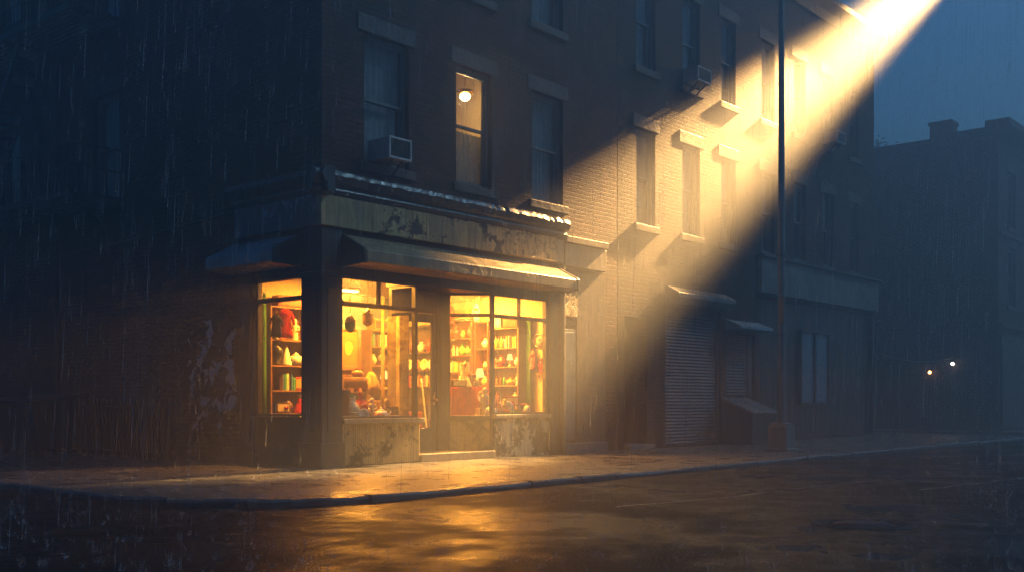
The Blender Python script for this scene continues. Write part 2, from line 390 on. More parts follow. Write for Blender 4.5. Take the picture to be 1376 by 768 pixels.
# tar seams and a road patch
m = MB()
for pts in ([(-1.6, -7.1), (.6, -7.5), (2.4, -7.5), (5.2, -7.9)], [(3.0, -8.9), (6.5, -9.3), (11, -9.0)]):
    pts = densify(pts, .3); n = len(pts)
    vs = []
    for i, (x, y) in enumerate(pts):
        j = random.uniform(-.03, .03); w = random.uniform(.02, .045); vs += [(x, y + j - w, -.086), (x, y + j + w, -.086)]
    m.add(vs, [(2 * i, 2 * i + 2, 2 * i + 3, 2 * i + 1) for i in range(n - 1)])
M['tar'] = plain('tar_seam', (.09, .09, .09), .3)
tag(m.build('road_seams', 'tar', fix=False), kind='structure')

# ================================================================== corner building
HR = 13.45
CB = thing('brick_building', 'dark red brick corner building over the lit shop', 'building')
XE = 8.65
win_cols = [(.94, 2.02), (3.28, 4.30), (5.57, 6.62)]
floors = [(5.3, 7.57), (9.02, 11.25)]
holes = [(a, b, c, d) for a, b in win_cols for c, d in floors] + [(.0, 6.45, 0.0, 4.0)]
side_cols = [(6.5, 7.55), (10.9, 11.95)]
holes_l = [(a, b, c, d) for a, b in side_cols for c, d in floors] + [(.0, 2.3, 0.0, 4.0)]
m = MB(); sheet(m, FR, 0, XE, 0, HR, holes); m.build('wall', 'brick', CB)
m = MB(); sheet(m, FL, 0, 18, 0, HR, holes_l); m.quad((0, 18, 0), (XE, 18, 0), (XE, 18, HR), (0, 18, HR)); m.build('side_wall', 'brick_side', CB)
m = MB(); m.box(.02, XE, .02, 17.98, HR - .25, HR - .05); m.build('roof', 'roof', CB)
m = MB(); m.prism([(-.3, HR + .02), (-.3, HR - .12), (-.12, HR - .3), (-.05, HR - .55), (0, HR - .55), (.25, HR - .2), (.25, HR + .02)], 'x', -.3, XE); m.build('roof_cornice', 'dark_wood', CB)
m = MB(); m.prism([(-.3, HR + .03), (-.3, HR - .12), (-.12, HR - .3), (-.05, HR - .55), (-.002, HR - .55), (.25, HR - .2), (.25, HR + .03)], 'y', .0, 18); m.build('roof_cornice', 'dark_wood', CB)
for i, (a, b) in enumerate(win_cols):
    for j, (c, d) in enumerate(floors):
        if i == 1 and j == 0: window(CB, FR, a, b, c, d, 'half', cmat='sheer')
        else: window(CB, FR, a, b, c, d, 'full')
for a, b in side_cols:
    for c, d in floors: window(CB, FL, a, b, c, d, 'full')
# lit room upstairs
m = MB(); m.box(2.45, 2.55, .3, 4.4, 4.4, 8.3).box(5.15, 5.25, .3, 4.4, 4.4, 8.3).box(2.55, 5.15, 4.3, 4.4, 4.4, 8.3).box(2.45, 5.25, .26, 4.4, 8.3, 8.4).box(2.45, 5.25, .26, 4.4, 4.3, 4.4)
m.box(2.55, 3.27, .25, .3, 4.4, 8.3).box(4.31, 5.15, .25, .3, 4.4, 8.3).box(3.27, 4.31, .25, .3, 7.6, 8.3).box(3.27, 4.31, .25, .3, 4.4, 5.28)
m.build('upstairs_room', 'wallcream', CB)
# slab between shop and flats
m = MB(); m.box(.02, 8.6, .26, 17.9, 4.05, 4.25); m.build('floor_slab', 'ceil', CB)

# ---- shop shell
m = MB(); m.box(6.32, 6.42, .16, 5.2, .15, 4.0); m.build('interior_wall', 'wallcream', CB); m = MB(); m.box(.12, .22, 2.7, 5.2, .15, 4.0)
m.box(.12, 1.9, 2.6, 2.7, .15, 4.0); m.build('interior_wall', 'wallcream', CB)
m = MB(); m.box(.22, 6.32, 5.1, 5.2, .15, 4.0); m.build('interior_back_wall', 'wallteal', CB)
m = MB(); m.box(.1, 6.42, .77, 5.2, .05, .15).box(.1, 2.2, .16, .77, .05, .15).box(4.4, 6.42, .16, .77, .05, .15); m.build('shop_floor', 'floorwood', CB)
m = MB(); m.box(.1, 6.42, .78, 5.2, 3.62, 3.7).box(.1, 2.2, .17, .78, 3.62, 3.7).box(4.4, 6.42, .17, .78, 3.62, 3.7); m.build('shop_ceiling', 'ceil', CB)

# ---- corner pillar
m = MB(); m.box(-.06, .40, -.06, .48, 0, 4.03).box(-.1, .43, -.1, .51, 0, .42).box(-.09, .42, -.09, .50, 3.2, 3.3)
m.box(.06, .30, -.075, -.05, .6, 3.05).box(-.075, -.05, .06, .38, .6, 3.05)
m.build('corner_pillar', 'pillar', CB, bevel=.012)
# ---- lintel beams
m = MB(); m.box(.42, 6.12, .0, .16, 3.27, 4.02); m.build('shop_lintel', 'dark_wood', CB)
m = MB(); m.box(.0, .16, .5, 2.28, 3.27, 4.02); m.build('shop_lintel', 'dark_wood', CB)
# ---- sign bands and cornice, returning round the corner
m = MB(); m.box(-.12, 2.35, -.12, .0, 4.06, 4.58).box(2.355, 5.0, -.117, .0, 4.06, 4.585).box(5.005, 6.26, -.12, 0, 4.06, 4.58); m.build('sign_band', 'sign', CB, bevel=.006)
m = MB(); m.box(6.28, 6.52, -.10, .0, 4.06, 4.55); m.build('sign_end_block', 'beige', CB, bevel=.01)
m = MB(); m.box(-.118, .0, .002, 2.32, 4.06, 4.58); m.build('side_sign_band', 'sign_blue', CB, bevel=.006)
def wavy_cornice(axis, a0, a1, mat, seed):
    rnd = random.Random(seed); m = MB(); N = int((a1 - a0) / .09); prof0 = [(0, 4.55), (-.14, 4.59), (-.17, 4.66), (-.15, 4.72), (-.22, 4.76), (-.25, 4.83), (-.27, 4.88), (-.24, 4.95), (-.2, 4.985), (0, 5.03)]
    vs = []; n = len(prof0)
    for i in range(N + 1):
        a = a0 + (a1 - a0) * i / N
        bite = max(0, rnd.gauss(0, .03)) + (.07 if rnd.random() < .06 else 0)
        for k, (d, z) in enumerate(prof0):
            dd = d * (1 - (bite if 4 <= k <= 8 else 0)); zz = z + (rnd.uniform(-.012, .012) - bite * .3 if 5 <= k <= 8 else 0)
            vs.append((a, dd, zz) if axis == 'x' else (dd, a, zz))
    m.add(vs, [(i * n + k, (i + 1) * n + k, (i + 1) * n + k + 1, i * n + k + 1) for i in range(N) for k in range(n - 1)])
    m.add(vs, [tuple(range(n)), tuple(N * n + k for k in range(n))])
    m.build('shop_cornice', mat, CB)
wavy_cornice('x', -.34, 6.55, 'cornice', 3); wavy_cornice('y', -.34, 2.4, 'cornice', 4)
# ---- hoods above the windows
def hood(axis, a0, a1, mat, ch):
    m = MB(); prof = [(-.02, 3.97), (-.57, 3.68), (-.60, 3.65), (-.60, 3.46), (-.52, 3.44), (-.05, 3.42), (-.02, 3.42)]
    if axis == 'x': m.prism(prof, 'x', a0, a1)
    else: m.prism(prof, 'y', a0, a1)
    return m.build('window_hood', mat, CB, bevel=.012)
hood('x', .47, 6.35, 'hood', 1); hood('y', .55, 2.5, 'hood_skylit', 1)
for x in (.43, 6.37): m = MB(); m.prism([(-.02, 3.99), (-.59, 3.69), (-.615, 3.66), (-.615, 3.43), (-.02, 3.40)], 'x', x - .035, x + .035); m.build('hood_bracket', 'pillar', CB, bevel=.01)
m = MB()
m.prism([(-.02, 3.99), (-.59, 3.69), (-.615, 3.66), (-.615, 3.43), (-.02, 3.40)], 'y', .51, .56); m.build('hood_bracket', 'pillar', CB, bevel=.01)

def shop_window(mp, u0, u1, rails, zs, frame='frame', t=.06, d0=.02, d1=.12, mulls=()):
    """frame bars; panes between; zs = (bottom, transom, top)"""
    f = MB(); b, tr, tp = zs
    mbox(f, mp, u0, u0 + t, d0, d1, b, tp); mbox(f, mp, u1 - t, u1, d0, d1, b, tp)
    mbox(f, mp, u0 + t, u1 - t, d0, d1, b, b + .04); mbox(f, mp, u0 + t, u1 - t, d0, d1, tp - .04, tp)
    mbox(f, mp, u0 + t, u1 - t, d0 - .03, d1 + .01, tr - .035, tr + .035)
    for x in mulls: mbox(f, mp, x - .022, x + .022, d0 + .01, d1 - .01, tr + .035, tp - .04)
    wo = f.build('shop_window', frame, CB, bevel=.006)
    dm = (d0 + d1) / 2
    g = MB(); g.quad(mp(u0 + t, dm, b + .04), mp(u1 - t, dm, b + .04), mp(u1 - t, dm, tr - .035), mp(u0 + t, dm, tr - .035)); g.build('pane', 'glass', wo)
    es = [u0 + t, *mulls, u1 - t]
    for p, q in zip(es, es[1:]):
        g = MB(); g.quad(mp(p, dm, tr + .035), mp(q, dm, tr + .035), mp(q, dm, tp - .04), mp(p, dm, tp - .04)); g.build('transom_pane', 'glass', wo)
    return wo
shop_window(FR, .40, 2.27, 0, (.82, 2.80, 3.27), mulls=(1.34,))
shop_window(FR, 4.36, 6.12, 0, (.86, 2.83, 3.27), mulls=(5.22,))
shop_window(FL, .48, 1.86, 0, (.86, 2.90, 3.27), frame='dark_wood')
# jambs and pilasters
m = MB(); m.box(6.12, 6.40, -.04, .16, 0, 3.42).box(6.10, 6.42, -.07, .16, 0, .28).box(6.17, 6.35, -.06, -.03, .45, 3.2); m.build('pilaster', 'pillar', CB, bevel=.01)
m = MB(); m.box(-.04, .16, 1.86, 2.29, 0, 3.42).box(-.06, -.03, 1.93, 2.22, .3, 3.2); m.build('pilaster', 'dark_wood', CB, bevel=.01)
# stall risers
m = MB(); n = 44; prof = []
for i in range(n * 4):
    x = .42 + (2.27 - .42) * i / (n * 4 - 1); prof.append((x, -.02 - .016 * (0.5 + .5 * math.sin(i * math.pi / 2))))
prof += [(2.27, .1), (.42, .1)]
m.prism(prof, 'z', .02, .73); m.build('corrugated_riser', 'corrugated', CB)
m = MB(); m.box(.41, 2.33, -.11, .13, .73, .82); m.build('window_sill', 'sillwood', CB, bevel=.012)
m = MB(); m.box(4.38, 6.11, -.01, .13, 0, .78); m.box(4.38, 6.11, -.03, -.01, 0, .1); m.build('peeling_riser', 'riser', CB)
m = MB(); m.box(4.34, 6.13, -.08, .13, .78, .86); m.build('window_sill', 'sillwood', CB, bevel=.012)
m = MB(); m.box(-.02, .13, .5, 1.86, 0, .79).box(-.03, -.01, .6, 1.78, .12, .7); m.build('side_riser', 'dark_wood', CB)
m = MB(); m.box(-.09, .13, .49, 1.88, .79, .86); m.build('window_sill', 'dark_wood', CB, bevel=.012)
# recessed entrance
m = MB(); m.box(2.29, 4.36, -.06, .82, 0, .15); m.build('door_step', 'step', CB, bevel=.015)
m = MB(); m.box(2.2, 4.4, .16, .80, 3.27, 3.4); m.build('entrance_soffit', 'dark_wood', CB)
# return glass beside the door
m = MB(); m.box(2.22, 2.28, .13, .70, .15, .80); m.build('return_riser', 'corrugated', CB)
f = MB(); f.box(2.22, 2.29, .66, .74, .8, 3.27).box(2.22, 2.28, .12, .66, .8, .86).box(2.22, 2.28, .12, .66, 2.77, 2.84).box(2.22, 2.28, .12, .66, 3.22, 3.27)
wo = f.build('return_window', 'frame', CB)
g = MB(); g.quad((2.25, .12, .86), (2.25, .66, .86), (2.25, .66, 2.77), (2.25, .12, 2.77)); g.build('pane', 'glass', wo)
# angled window to the right of the door
A, B = Vector((4.36, .03, 0)), Vector((3.80, .72, 0)); dn = (B - A).normalized(); LN = (B - A).length
def FA(u, d, z):
    nn = Vector((-dn.y, dn.x, 0));  p = A + dn * u - nn * d; return (p.x, p.y, z)
def abox(mb, u0, u1, d0, d1, z0, z1):
    vs = [FA(u, d, z) for z in (z0, z1) for u, d in ((u0, d0), (u1, d0), (u1, d1), (u0, d1))]
    return mb.add(vs, [(0, 3, 2, 1), (4, 5, 6, 7), (0, 1, 5, 4), (1, 2, 6, 5), (2, 3, 7, 6), (3, 0, 4, 7)])
f = MB(); t = .05
abox(f, 0, t, -.04, .04, .15, 3.27); abox(f, LN - t, LN, -.04, .04, .15, 3.27)
for z0, z1 in ((.74, .84), (2.80, 2.87), (3.23, 3.27)): abox(f, t, LN - t, -.045, .04, z0, z1)
wo = f.build('angled_window', 'frame', CB, bevel=.006)
g = MB(); g.quad(FA(t, 0, .84), FA(LN - t, 0, .84), FA(LN - t, 0, 2.8), FA(t, 0, 2.8)); g.build('pane', 'glass', wo)
g = MB(); g.quad(FA(t, 0, 2.87), FA(LN - t, 0, 2.87), FA(LN - t, 0, 3.23), FA(t, 0, 3.23)); g.build('transom_pane', 'glass', wo)
m = MB(); abox(m, t, LN - t, -.02, .03, .15, .74); m.build('green_riser', 'green_panel', CB)
# door
f = MB(); f.box(2.29, 2.50, .68, .80, .15, 3.27).box(3.48, 3.80, .68, .80, .15, 3.27).box(2.50, 3.48, .69, .80, 2.84, 3.27).box(3.55, 3.73, .655, .68, .3, 2.75); f.box(2.56, 3.42, .67, .69, 2.93, 3.18); f.build('door_frame', 'dark_wood', CB, bevel=.008)
d_ = MB(); d_.box(2.51, 2.64, .72, .77, .155, 2.83).box(3.34, 3.47, .72, .77, .155, 2.83).box(2.64, 3.34, .72, .77, 2.66, 2.83).box(2.64, 3.34, .72, .77, .155, .60)
door = d_.build('door', 'frame', CB, bevel=.006)
g = MB(); g.quad((2.64, .745, .6), (3.34, .745, .6), (3.34, .745, 2.66), (2.64, .745, 2.66)); g.build('pane', 'glass', door)
m = MB(); m.tube((3.40, .72, 1.15), (3.40, .66, 1.15), .014).ball((3.40, .645, 1.15), .03).box(3.375, 3.425, .708, .72, 1.05, 1.3); m.build('handle', 'brass', door)
# display platforms
m = MB(); m.box(.42, 2.2, .14, .95, .70, .79); m.build('display_platform', 'wood', CB)
m = MB(); m.box(4.5, 6.3, .14, .72, .74, .82); m.build('display_platform', 'wood', CB)
# drainpipe at the end of the shop and plain bay beside it
m = MB(); m.tube((6.5, -.09, .05), (6.5, -.09, 4.0), .05, n=12)
for z in (.5, 2.0, 3.4): m.tube((6.5, -.09, z), (6.5, -.09, z + .08), .062, n=12)
m.build('drainpipe', 'beige', CB)
m = MB(); m.box(6.62, 7.02, -.03, .0, .35, 2.62).box(6.60, 7.04, -.015, .0, .3, 2.68); m.build('side_door', 'bluedoor', CB, bevel=.006)
m = MB(); m.box(6.56, 7.08, -.045, .0, 2.95, 3.6); m.build('fanlight_panel', 'sign', CB, bevel=.01)
m = MB(); m.box(7.1, 8.15, -.02, .0, .0, 3.9); m.build('plaster_panel', 'plaster', CB)
m = MB(); m.box(6.56, 8.1, -.10, .0, 4.02, 4.5).box(6.56, 8.1, -.16, 0, 4.52, 4.66); m.build('fascia', 'beige', CB, bevel=.01)
m = MB(); m.box(6.55, 8.1, -.14, .0, .0, .22); m.build('plinth', 'concrete', CB, bevel=.01)
# horizontal pipe on the side wall, downpipe
m = MB(); m.path([(-.06, 2.45, 4.55), (-.06, 4.5, 4.45), (-.06, 6.4, 4.36), (-.06, 10, 4.3)], .03)
m.build('wall_conduit', 'iron', CB)
m = MB(); m.tube((-.09, 9.0, .0), (-.09, 9.0, 8.6), .06, n=10); m.build('downpipe', 'iron', CB)

# ---- air conditioners
def ac(x0, x1, z0, z1, label):
    r = thing('air_conditioner', label, 'air conditioner', ((x0 + x1) / 2, -.2, z0), group='window air conditioners')
    m = MB(); m.box(x0 + .01, x1 - .01, -.42, .12, z0, z1); m.build('body', 'ac_body', r, bevel=.02)
    m = MB(); t = .035
    m.box(x0, x0 + t, -.45, -.42, z0, z1).box(x1 - t, x1, -.45, -.42, z0, z1).box(x0 + t, x1 - t, -.45, -.42, z0, z0 + t).box(x0 + t, x1 - t, -.45, -.42, z1 - t, z1); m.build('front_frame', 'ac_trim', r, bevel=.006)
    m = MB(); m.box(x0 + t, x1 - t, -.435, -.42, z0 + t, z1 - t)
    k = int((z1 - z0 - 2 * t) / .022)
    for i in range(k): m.box(x0 + t, x1 - t, -.442, -.435, z0 + t + .022 * i, z0 + t + .022 * i + .008)
    m.build('grille', 'ac_grille', r)
    for xx in (x0 + .15, x1 - .15): m = MB(); m.beam((xx, -.38, z0), (xx, -.02, z0 - .28), .03, .03); m.build('bracket', 'iron', r)
ac(1.12, 1.66, 5.34, 5.72, 'pale boxy air conditioner in the corner building, left of the lit upstairs window')
ac(11.50, 12.15, 9.06, 9.42, 'small air conditioner high on the brown brick facade near the beam top edge')
ac(19.75, 20.4, 9.06, 9.42, 'far air conditioner high on the brown facade below the bright end of the beam')

# upstairs lamp
r = thing('ceiling_lamp', 'glowing round ceiling lamp behind the one lit upstairs window', 'lamp', (4.28, .70, 7.35))
m = MB(); m.tube((4.28, .70, 7.42), (4.28, .70, 8.3), .012); m.build('cord', 'brass', r)
m = MB(); m.lathe([(.03, .09), (.17, .05), (.2, .0), (.19, -.02)], (4.28, .70, 7.35)); m.build('shade', 'brass', r)
m = MB(); m.ball((4.28, .70, 7.28), .11, 1, 1, .8); m.build('globe', 'globe', r)

# ================================================================== neighbouring row
NB = thing('brick_building', 'long brown brick building with shuttered ground floor down the street', 'building', (XE + .02, 0, 0))
X0, X1 = XE + .02, 23.75
ncols = [(9.44, 10.26), (11.5, 12.35), (13.45, 14.22), (15.7, 16.5), (17.72, 18.5), (19.72, 20.5), (21.75, 22.5)]
holes = [(a, b, c, d) for a, b in ncols for c, d in floors]
gf = [(8.95, 9.9, 0.02, 3.1), (10.72, 13.42, .02, 3.62), (13.72, 15.3, 1.25, 2.95), (15.55, 23.6, .02, 4.05)]
m = MB(); sheet(m, FR, X0, X1, 0, HR, holes + gf, .26); m.quad((X1, 0, 0), (X1, 16, 0), (X1, 16, HR), (X1, 0, HR)); m.quad((X0, 16, 0), (X1, 16, 0), (X1, 16, HR), (X0, 16, HR)); m.build('wall', 'brick2', NB)
m = MB(); m.box(X0, X1 - .02, .02, 15.9, HR - .25, HR - .06); m.build('roof', 'roof', NB)
m = MB(); m.prism([(-.34, HR + .05), (-.34, HR - .12), (-.14, HR - .34), (-.06, HR - .6), (0, HR - .6), (.25, HR - .2), (.25, HR + .05)], 'x', X0, X1 + .2); m.build('roof_cornice', 'dark_wood', NB)
for i, (a, b) in enumerate(ncols):
    for j, (c, d) in enumerate(floors): window(NB, FR, a, b, c, d, 'full' if (i + j) % 3 else 'blind')
m = MB(); m.box(8.95, 9.9, .9, 1.0, 0, 3.1).box(8.9, 8.95, .26, 1.0, 0, 3.1).box(9.9, 9.95, .26, 1.0, 0, 3.1).box(8.9, 9.95, .26, 1.0, 3.1, 3.15); m.build('doorway', 'black', NB)
m = MB(); m.box(9.02, 9.83, .82, .88, .1, 2.4); m.box(9.1, 9.75, .8, .82, 1.3, 2.25).box(9.1, 9.75, .8, .82, .25, 1.1); m.build('door', 'dark_wood', NB, bevel=.008)
m = MB(); m.box(8.9, 9.95, -.2, .85, .0, .12); m.build('door_step', 'concrete', NB, bevel=.01)
# roller shutter: curved slats
m = MB(); N = 40; prof = []
for i in range(N):
    z = .05 + (3.3 - .05) * i / N; h = (3.3 - .05) / N
    prof += [(.14, z), (.105, z + h * .35), (.115, z + h * .7)]
prof += [(.14, 3.3), (.2, 3.3), (.2, .05)]
m.prism(prof, 'x', 10.8, 13.34); m.build('roller_shutter', 'shutter', NB)
m = MB(); m.box(10.72, 10.8, .06, .24, .02, 3.5).box(13.34, 13.42, .06, .24, .02, 3.5); m.build('shutter_guide', 'steel', NB)
m = MB(); m.prism([(-.01, 3.95), (-.1, 3.93), (-.42, 3.76), (-.42, 3.66), (-.32, 3.5), (-.01, 3.45)], 'x', 10.66, 13.48); m.build('shutter_box', 'shutter', NB, bevel=.015)
m = MB(); m.box(10.72, 13.42, .1, .24, 3.3, 3.62); m.build('shutter_lintel', 'dark_wood', NB)
# barred window
m = MB(); N = 20; prof = []
for i in range(N):
    z = 1.27 + 1.66 * i / N; h = 1.66 / N; prof += [(.16, z), (.12, z + h * .5)]
prof += [(.16, 2.93), (.22, 2.93), (.22, 1.27)]
m.prism(prof, 'x', 13.76, 15.1); m.build('louvred_shutter', 'shutter', NB)
m = MB(); m.box(15.1, 15.3, .08, .24, 1.25, 2.95); m.box(13.72, 13.76, .05, .24, 1.25, 2.95); m.build('shutter_frame', 'sash', NB)
m = MB(); m.prism([(-.01, 3.3), (-.06, 3.3), (-.5, 3.12), (-.5, 3.04), (-.01, 3.02)], 'x', 13.62, 15.42); m.build('window_hood', 'hood_skylit', NB, bevel=.012)
# shop band and boarded front
m = MB(); m.box(15.45, 18.3, -.14, .0, 4.15, 5.12).box(18.305, 23.9, -.097, 0, 4.15, 5.125); m.build('shop_band', 'band', NB, bevel=.008)
m = MB(); m.box(15.4, 23.95, -.24, 0, 5.13, 5.2); m.build('band_cap', 'dark_wood', NB)
m = MB(); m.box(15.55, 23.6, .2, .25, .02, 4.05)
for i in range(22):
    x = 15.62 + i * .365
    m.box(x, x + .34, .17, .2, .06, 4.0)
m.build('boarded_front', 'dark_wood', NB)
f = MB(); f.box(18.32, 18.4, .05, .17, 1.05, 3.25).box(20.3, 20.38, .05, .17, 1.05, 3.25).box(19.3, 19.38, .05, .17, 1.1, 3.2).box(18.4, 20.3, .05, .17, 3.2, 3.27).box(18.4, 20.3, .05, .17, 1.02, 1.1); wo = f.build('boarded_window', 'dark_wood', NB)
m = MB(); m.box(18.4, 19.3, .11, .16, 1.1, 3.2).box(19.38, 20.3, .11, .16, 1.1, 3.2); m.build('board', 'bluepane', wo)

# cellar hatch
r = thing('cellar_hatch', 'low sloping cellar hatch with pale lid against the wall behind the pole', 'hatch', (13.4, 0, 0))
m = MB(); m.prism([(-.02, 0), (-.9, 0), (-.9, .8), (-.02, 1.16)], 'x', 13.45, 14.75); m.build('body', 'dark_wood', r)
m = MB(); m.prism([(-.02, 1.18), (-.98, .79), (-.98, .84), (-.02, 1.24)], 'x', 13.38, 14.08).prism([(-.02, 1.18), (-.98, .79), (-.98, .84), (-.02, 1.24)], 'x', 14.1, 14.82); m.build('lid', 'shutter', r, bevel=.008)

# utility pole
r = thing('utility_pole', 'tall grey steel pole with square pedestal rising through the light beam', 'pole', (10.9, -2.97, 0))
m = MB(); m.tube((10.9, -2.97, .5), (10.9, -2.97, 12.4), .095, .05, 16); m.build('shaft', 'polemetal', r)
m = MB(); m.box(10.67, 11.13, -3.2, -2.74, 0, .56).box(10.62, 11.18, -3.25, -2.69, 0, .07); m.prism([(10.7, .56), (11.1, .56), (11.05, .64), (10.75, .64)], 'y', -3.17, -2.77); m.build('pedestal', 'polemetal', r, bevel=.02)
for z in (2.6, 4.4): m = MB(); m.tube((10.9, -2.97, z), (10.9, -2.97, z + .06), .115, n=16); m.build('strap', 'steel', r)
m = MB(); m.box(10.78, 10.84, -3.09, -2.94, 2.9, 3.5); m.build('junction_box', 'steel', r)
m = MB(); m.lathe([(.09, 0), (.1, .05), (.05, .12), (.01, .14)], (10.9, -2.97, 12.4)); m.build('cap', 'steel', r)

# floodlight mast at the far corner; its lamp throws the beam (just above the picture)
LAMP = Vector((32.7, -1.4, 19.9)); TGT = Vector((5.0, -0.12, 2.4))
MX, MY = 34.3, -3.9
r = thing('floodlight_mast', 'tall mast whose floodlight throws the golden beam down the street', 'floodlight', (MX, MY, -.09))
m = MB(); m.tube((MX, MY, -.09), (MX, MY, 20.6), .16, .09, 14); m.build('mast', 'polemetal', r)
m = MB(); m.path([(MX, MY, 20.4), (LAMP.x, LAMP.y, 20.6)], .06); m.build('arm', 'polemetal', r)
dd = (TGT - LAMP).normalized()
m = MB(); m.tube(LAMP - dd * .55, LAMP - dd * .12, .12, .30, 20).tube(LAMP - dd * .12, LAMP + dd * .02, .32, .34, 20, cap=False).tube((LAMP.x, LAMP.y, 20.6), LAMP - dd * .4, .05); m.build('lamp_housing', 'steel', r)
m = MB(); m.tube(LAMP - dd * .105, LAMP - dd * .10, .27, .27, 20); m.build('lens', 'flood', r)

# manhole
r = thing('manhole_cover', 'round dark iron manhole cover in the wet road', 'manhole cover', (-1.44, -9.92, -.09))
m = MB(); m.lathe([(.50, -.02), (.50, .006), (.44, .008), (.44, .002), (.43, .002), (.43, .009), (.3, .009), (.3, .004), (.28, .004), (.28, .009), (.001, .009)], (-1.44, -9.92, -.09), 40)
for i in range(16):
    a = i * math.pi / 8; m.beam((-1.44 + .31 * math.cos(a), -9.92 + .31 * math.sin(a), -.08), (-1.44 + .42 * math.cos(a), -9.92 + .42 * math.sin(a), -.08), .03, .01)
M['manhole_iron'] = plain('manhole_iron', (.012, .012, .013), .85); m.build('cover', 'manhole_iron', r)

# ================================================================== side street things
def fire_escape():
    r = thing('fire_escape', 'black iron fire escape with barred balconies on the dark side wall', 'fire escape', (0, 6.4, 5.2))
    for z in (5.3, 9.0):
        ya, yb = 6.3, 12.6; m = MB()
        for i in range(9): m.box(-1.12 + i * .135, -1.12 + i * .135 + .05, ya, yb, z - .03, z)
        for y in (ya, (ya + yb) / 2, yb): m.box(-1.15, 0, y - .03, y + .03, z - .09, z - .035)
        m.box(-1.17, -1.13, ya, yb, z - .1, z + .02); p = m.build('balcony', 'iron', r)
        m = MB(); n = 42
        for i in range(n + 1):
            y = ya + (yb - ya) * i / n; m.tube((-1.15, y, z), (-1.15, y, z + .92), .011, n=5)
        for zz in (z + .5, z + .95): m.beam((-1.15, ya, zz), (-1.15, yb, zz), .03, .03); m.beam((-1.15, ya, zz), (0, ya, zz), .03, .03)
        for i in range(6): m.tube((-.2 * i, ya, z), (-.2 * i, ya, z + .92), .011, n=5)
        m.build('railing', 'iron', p)
        for y in (ya + .1, 9.4, yb - .1):
            m = MB(); m.beam((-1.05, y, z - .08), (-.02, y, z - .95), .04, .04); m.build('brace', 'iron', p)
    m = MB(); p0, p1 = Vector((-.75, 11.6, 5.3)), Vector((-.75, 8.6, 9.0))
    for dx in (-.28, .28): m.beam(p0 + Vector((dx, 0, 0)), p1 + Vector((dx, 0, 0)), .03, .14)
    for i in range(1, 15):
        q = p0.lerp(p1, i / 15); m.box(q.x - .28, q.x + .28, q.y - .1, q.y + .1, q.z - .012, q.z + .012)
    m.build('stair', 'iron', r)
    m = MB()
    for dx in (-.6, -.2): m.beam((dx, 12.2, 9.0), (dx, 12.2, 13.4), .03, .05)
    for i in range(15): m.tube((-.6, 12.2, 9.2 + i * .29), (-.2, 12.2, 9.2 + i * .29), .012, n=6)
    m.build('ladder', 'iron', r)
fire_escape()
r = thing('dumpster', 'dark dumpster with a wet sloping lid against the side wall', 'dumpster', (-.75, 8.4, 0))
m = MB(); m.prism([(-.12, .12), (-1.15, .12), (-1.3, 1.1), (-.12, 1.22)], 'y', 7.55, 9.5); m.build('body', 'black', r, bevel=.02)
m = MB(); m.prism([(-.1, 1.235), (-1.36, 1.115), (-1.38, 1.17), (-.1, 1.30)], 'y', 7.5, 8.5).prism([(-.1, 1.235), (-1.36, 1.115), (-1.38, 1.17), (-.1, 1.30)], 'y', 8.53, 9.55); m.build('lid', 'steel', r, bevel=.01)
for y in (7.7, 9.3):
    for x in (-1.05, -.25):
        m = MB(); m.tube((x - .0, y - .03, .062), (x, y + .03, .062), .06, n=14); m.build('wheel', 'black', r)
r = thing('area_railing', 'low black railing of upright bars along the side wall beside the dumpster', 'railing', (-.45, 5.5, 0))
m = MB(); m.beam((-.45, 3.9, 1.02), (-.45, 7.2, 1.02), .04, .03).beam((-.45, 3.9, .14), (-.45, 7.2, .14), .04, .03); m.build('rail', 'iron', r)
m = MB()
for i in range(34):
    y = 3.9 + 3.3 * i / 33; m.tube((-.45, y, .0), (-.45, y, 1.12), .012, n=6); m.tube((-.45, y, 1.12), (-.45, y, 1.18), .016, .002, 6)
m.build('bars', 'iron', r)

# ================================================================== far building across the cross street
FB = thing('brick_building', 'hazy flat-roofed building with chimney beyond the cross street', 'building', (32, -1.6, 0))
def FF(u, d, z): return (u, -1.6 + d, z)
fcols = [(33.3, 34.35), (35.6, 36.65), (37.9, 38.95), (40.2, 41.25)]; ffl = [(4.9, 7.2), (8.0, 10.2)]
m = MB(); sheet(m, FF, 32, 44, 0, 11.5, [(a, b, c, d) for a, b in fcols for c, d in ffl], .25)
m.quad((32, -1.6, 0), (32, 16, 0), (32, 16, 11.5), (32, -1.6, 11.5)); m.quad((44, -1.6, 0), (44, 16, 0), (44, 16, 11.5), (44, -1.6, 11.5)); m.build('wall', 'brick3', FB)
m = MB(); m.box(32.02, 43.98, -1.55, 16, 11.2, 11.35); m.build('roof', 'roof', FB)
m = MB(); m.box(31.9, 32.25, .9, 16, 11.5, 11.62); m.box(31.88, 32.3, -1.2, .35, 11.5, 11.75); m.build('parapet', 'stone', FB)
m = MB(); m.prism([(-2.1, 11.95), (-2.1, 11.7), (-1.75, 11.3), (-1.6, 11.0), (-1.2, 11.5), (-1.2, 11.95)], 'x', 31.7, 44); m.build('roof_cornice', 'stone', FB)
m = MB(); m.box(31.95, 32.7, .15, .98, 11.3, 12.15).box(31.9, 32.75, .1, 1.03, 12.15, 12.28); m.build('chimney', 'brick3', FB)
m = MB(); m.box(31.86, 32, -1.75, 16, 4.0, 4.12); m.box(32, 44, -1.78, -1.6, 4.0, 4.15).box(32, 44, -1.74, -1.6, 7.55, 7.68); m.build('string_course', 'stone', FB)
for a, b in fcols:
    for c, d in ffl: window(FB, FF, a, b, c, d, 'full')
m = MB()
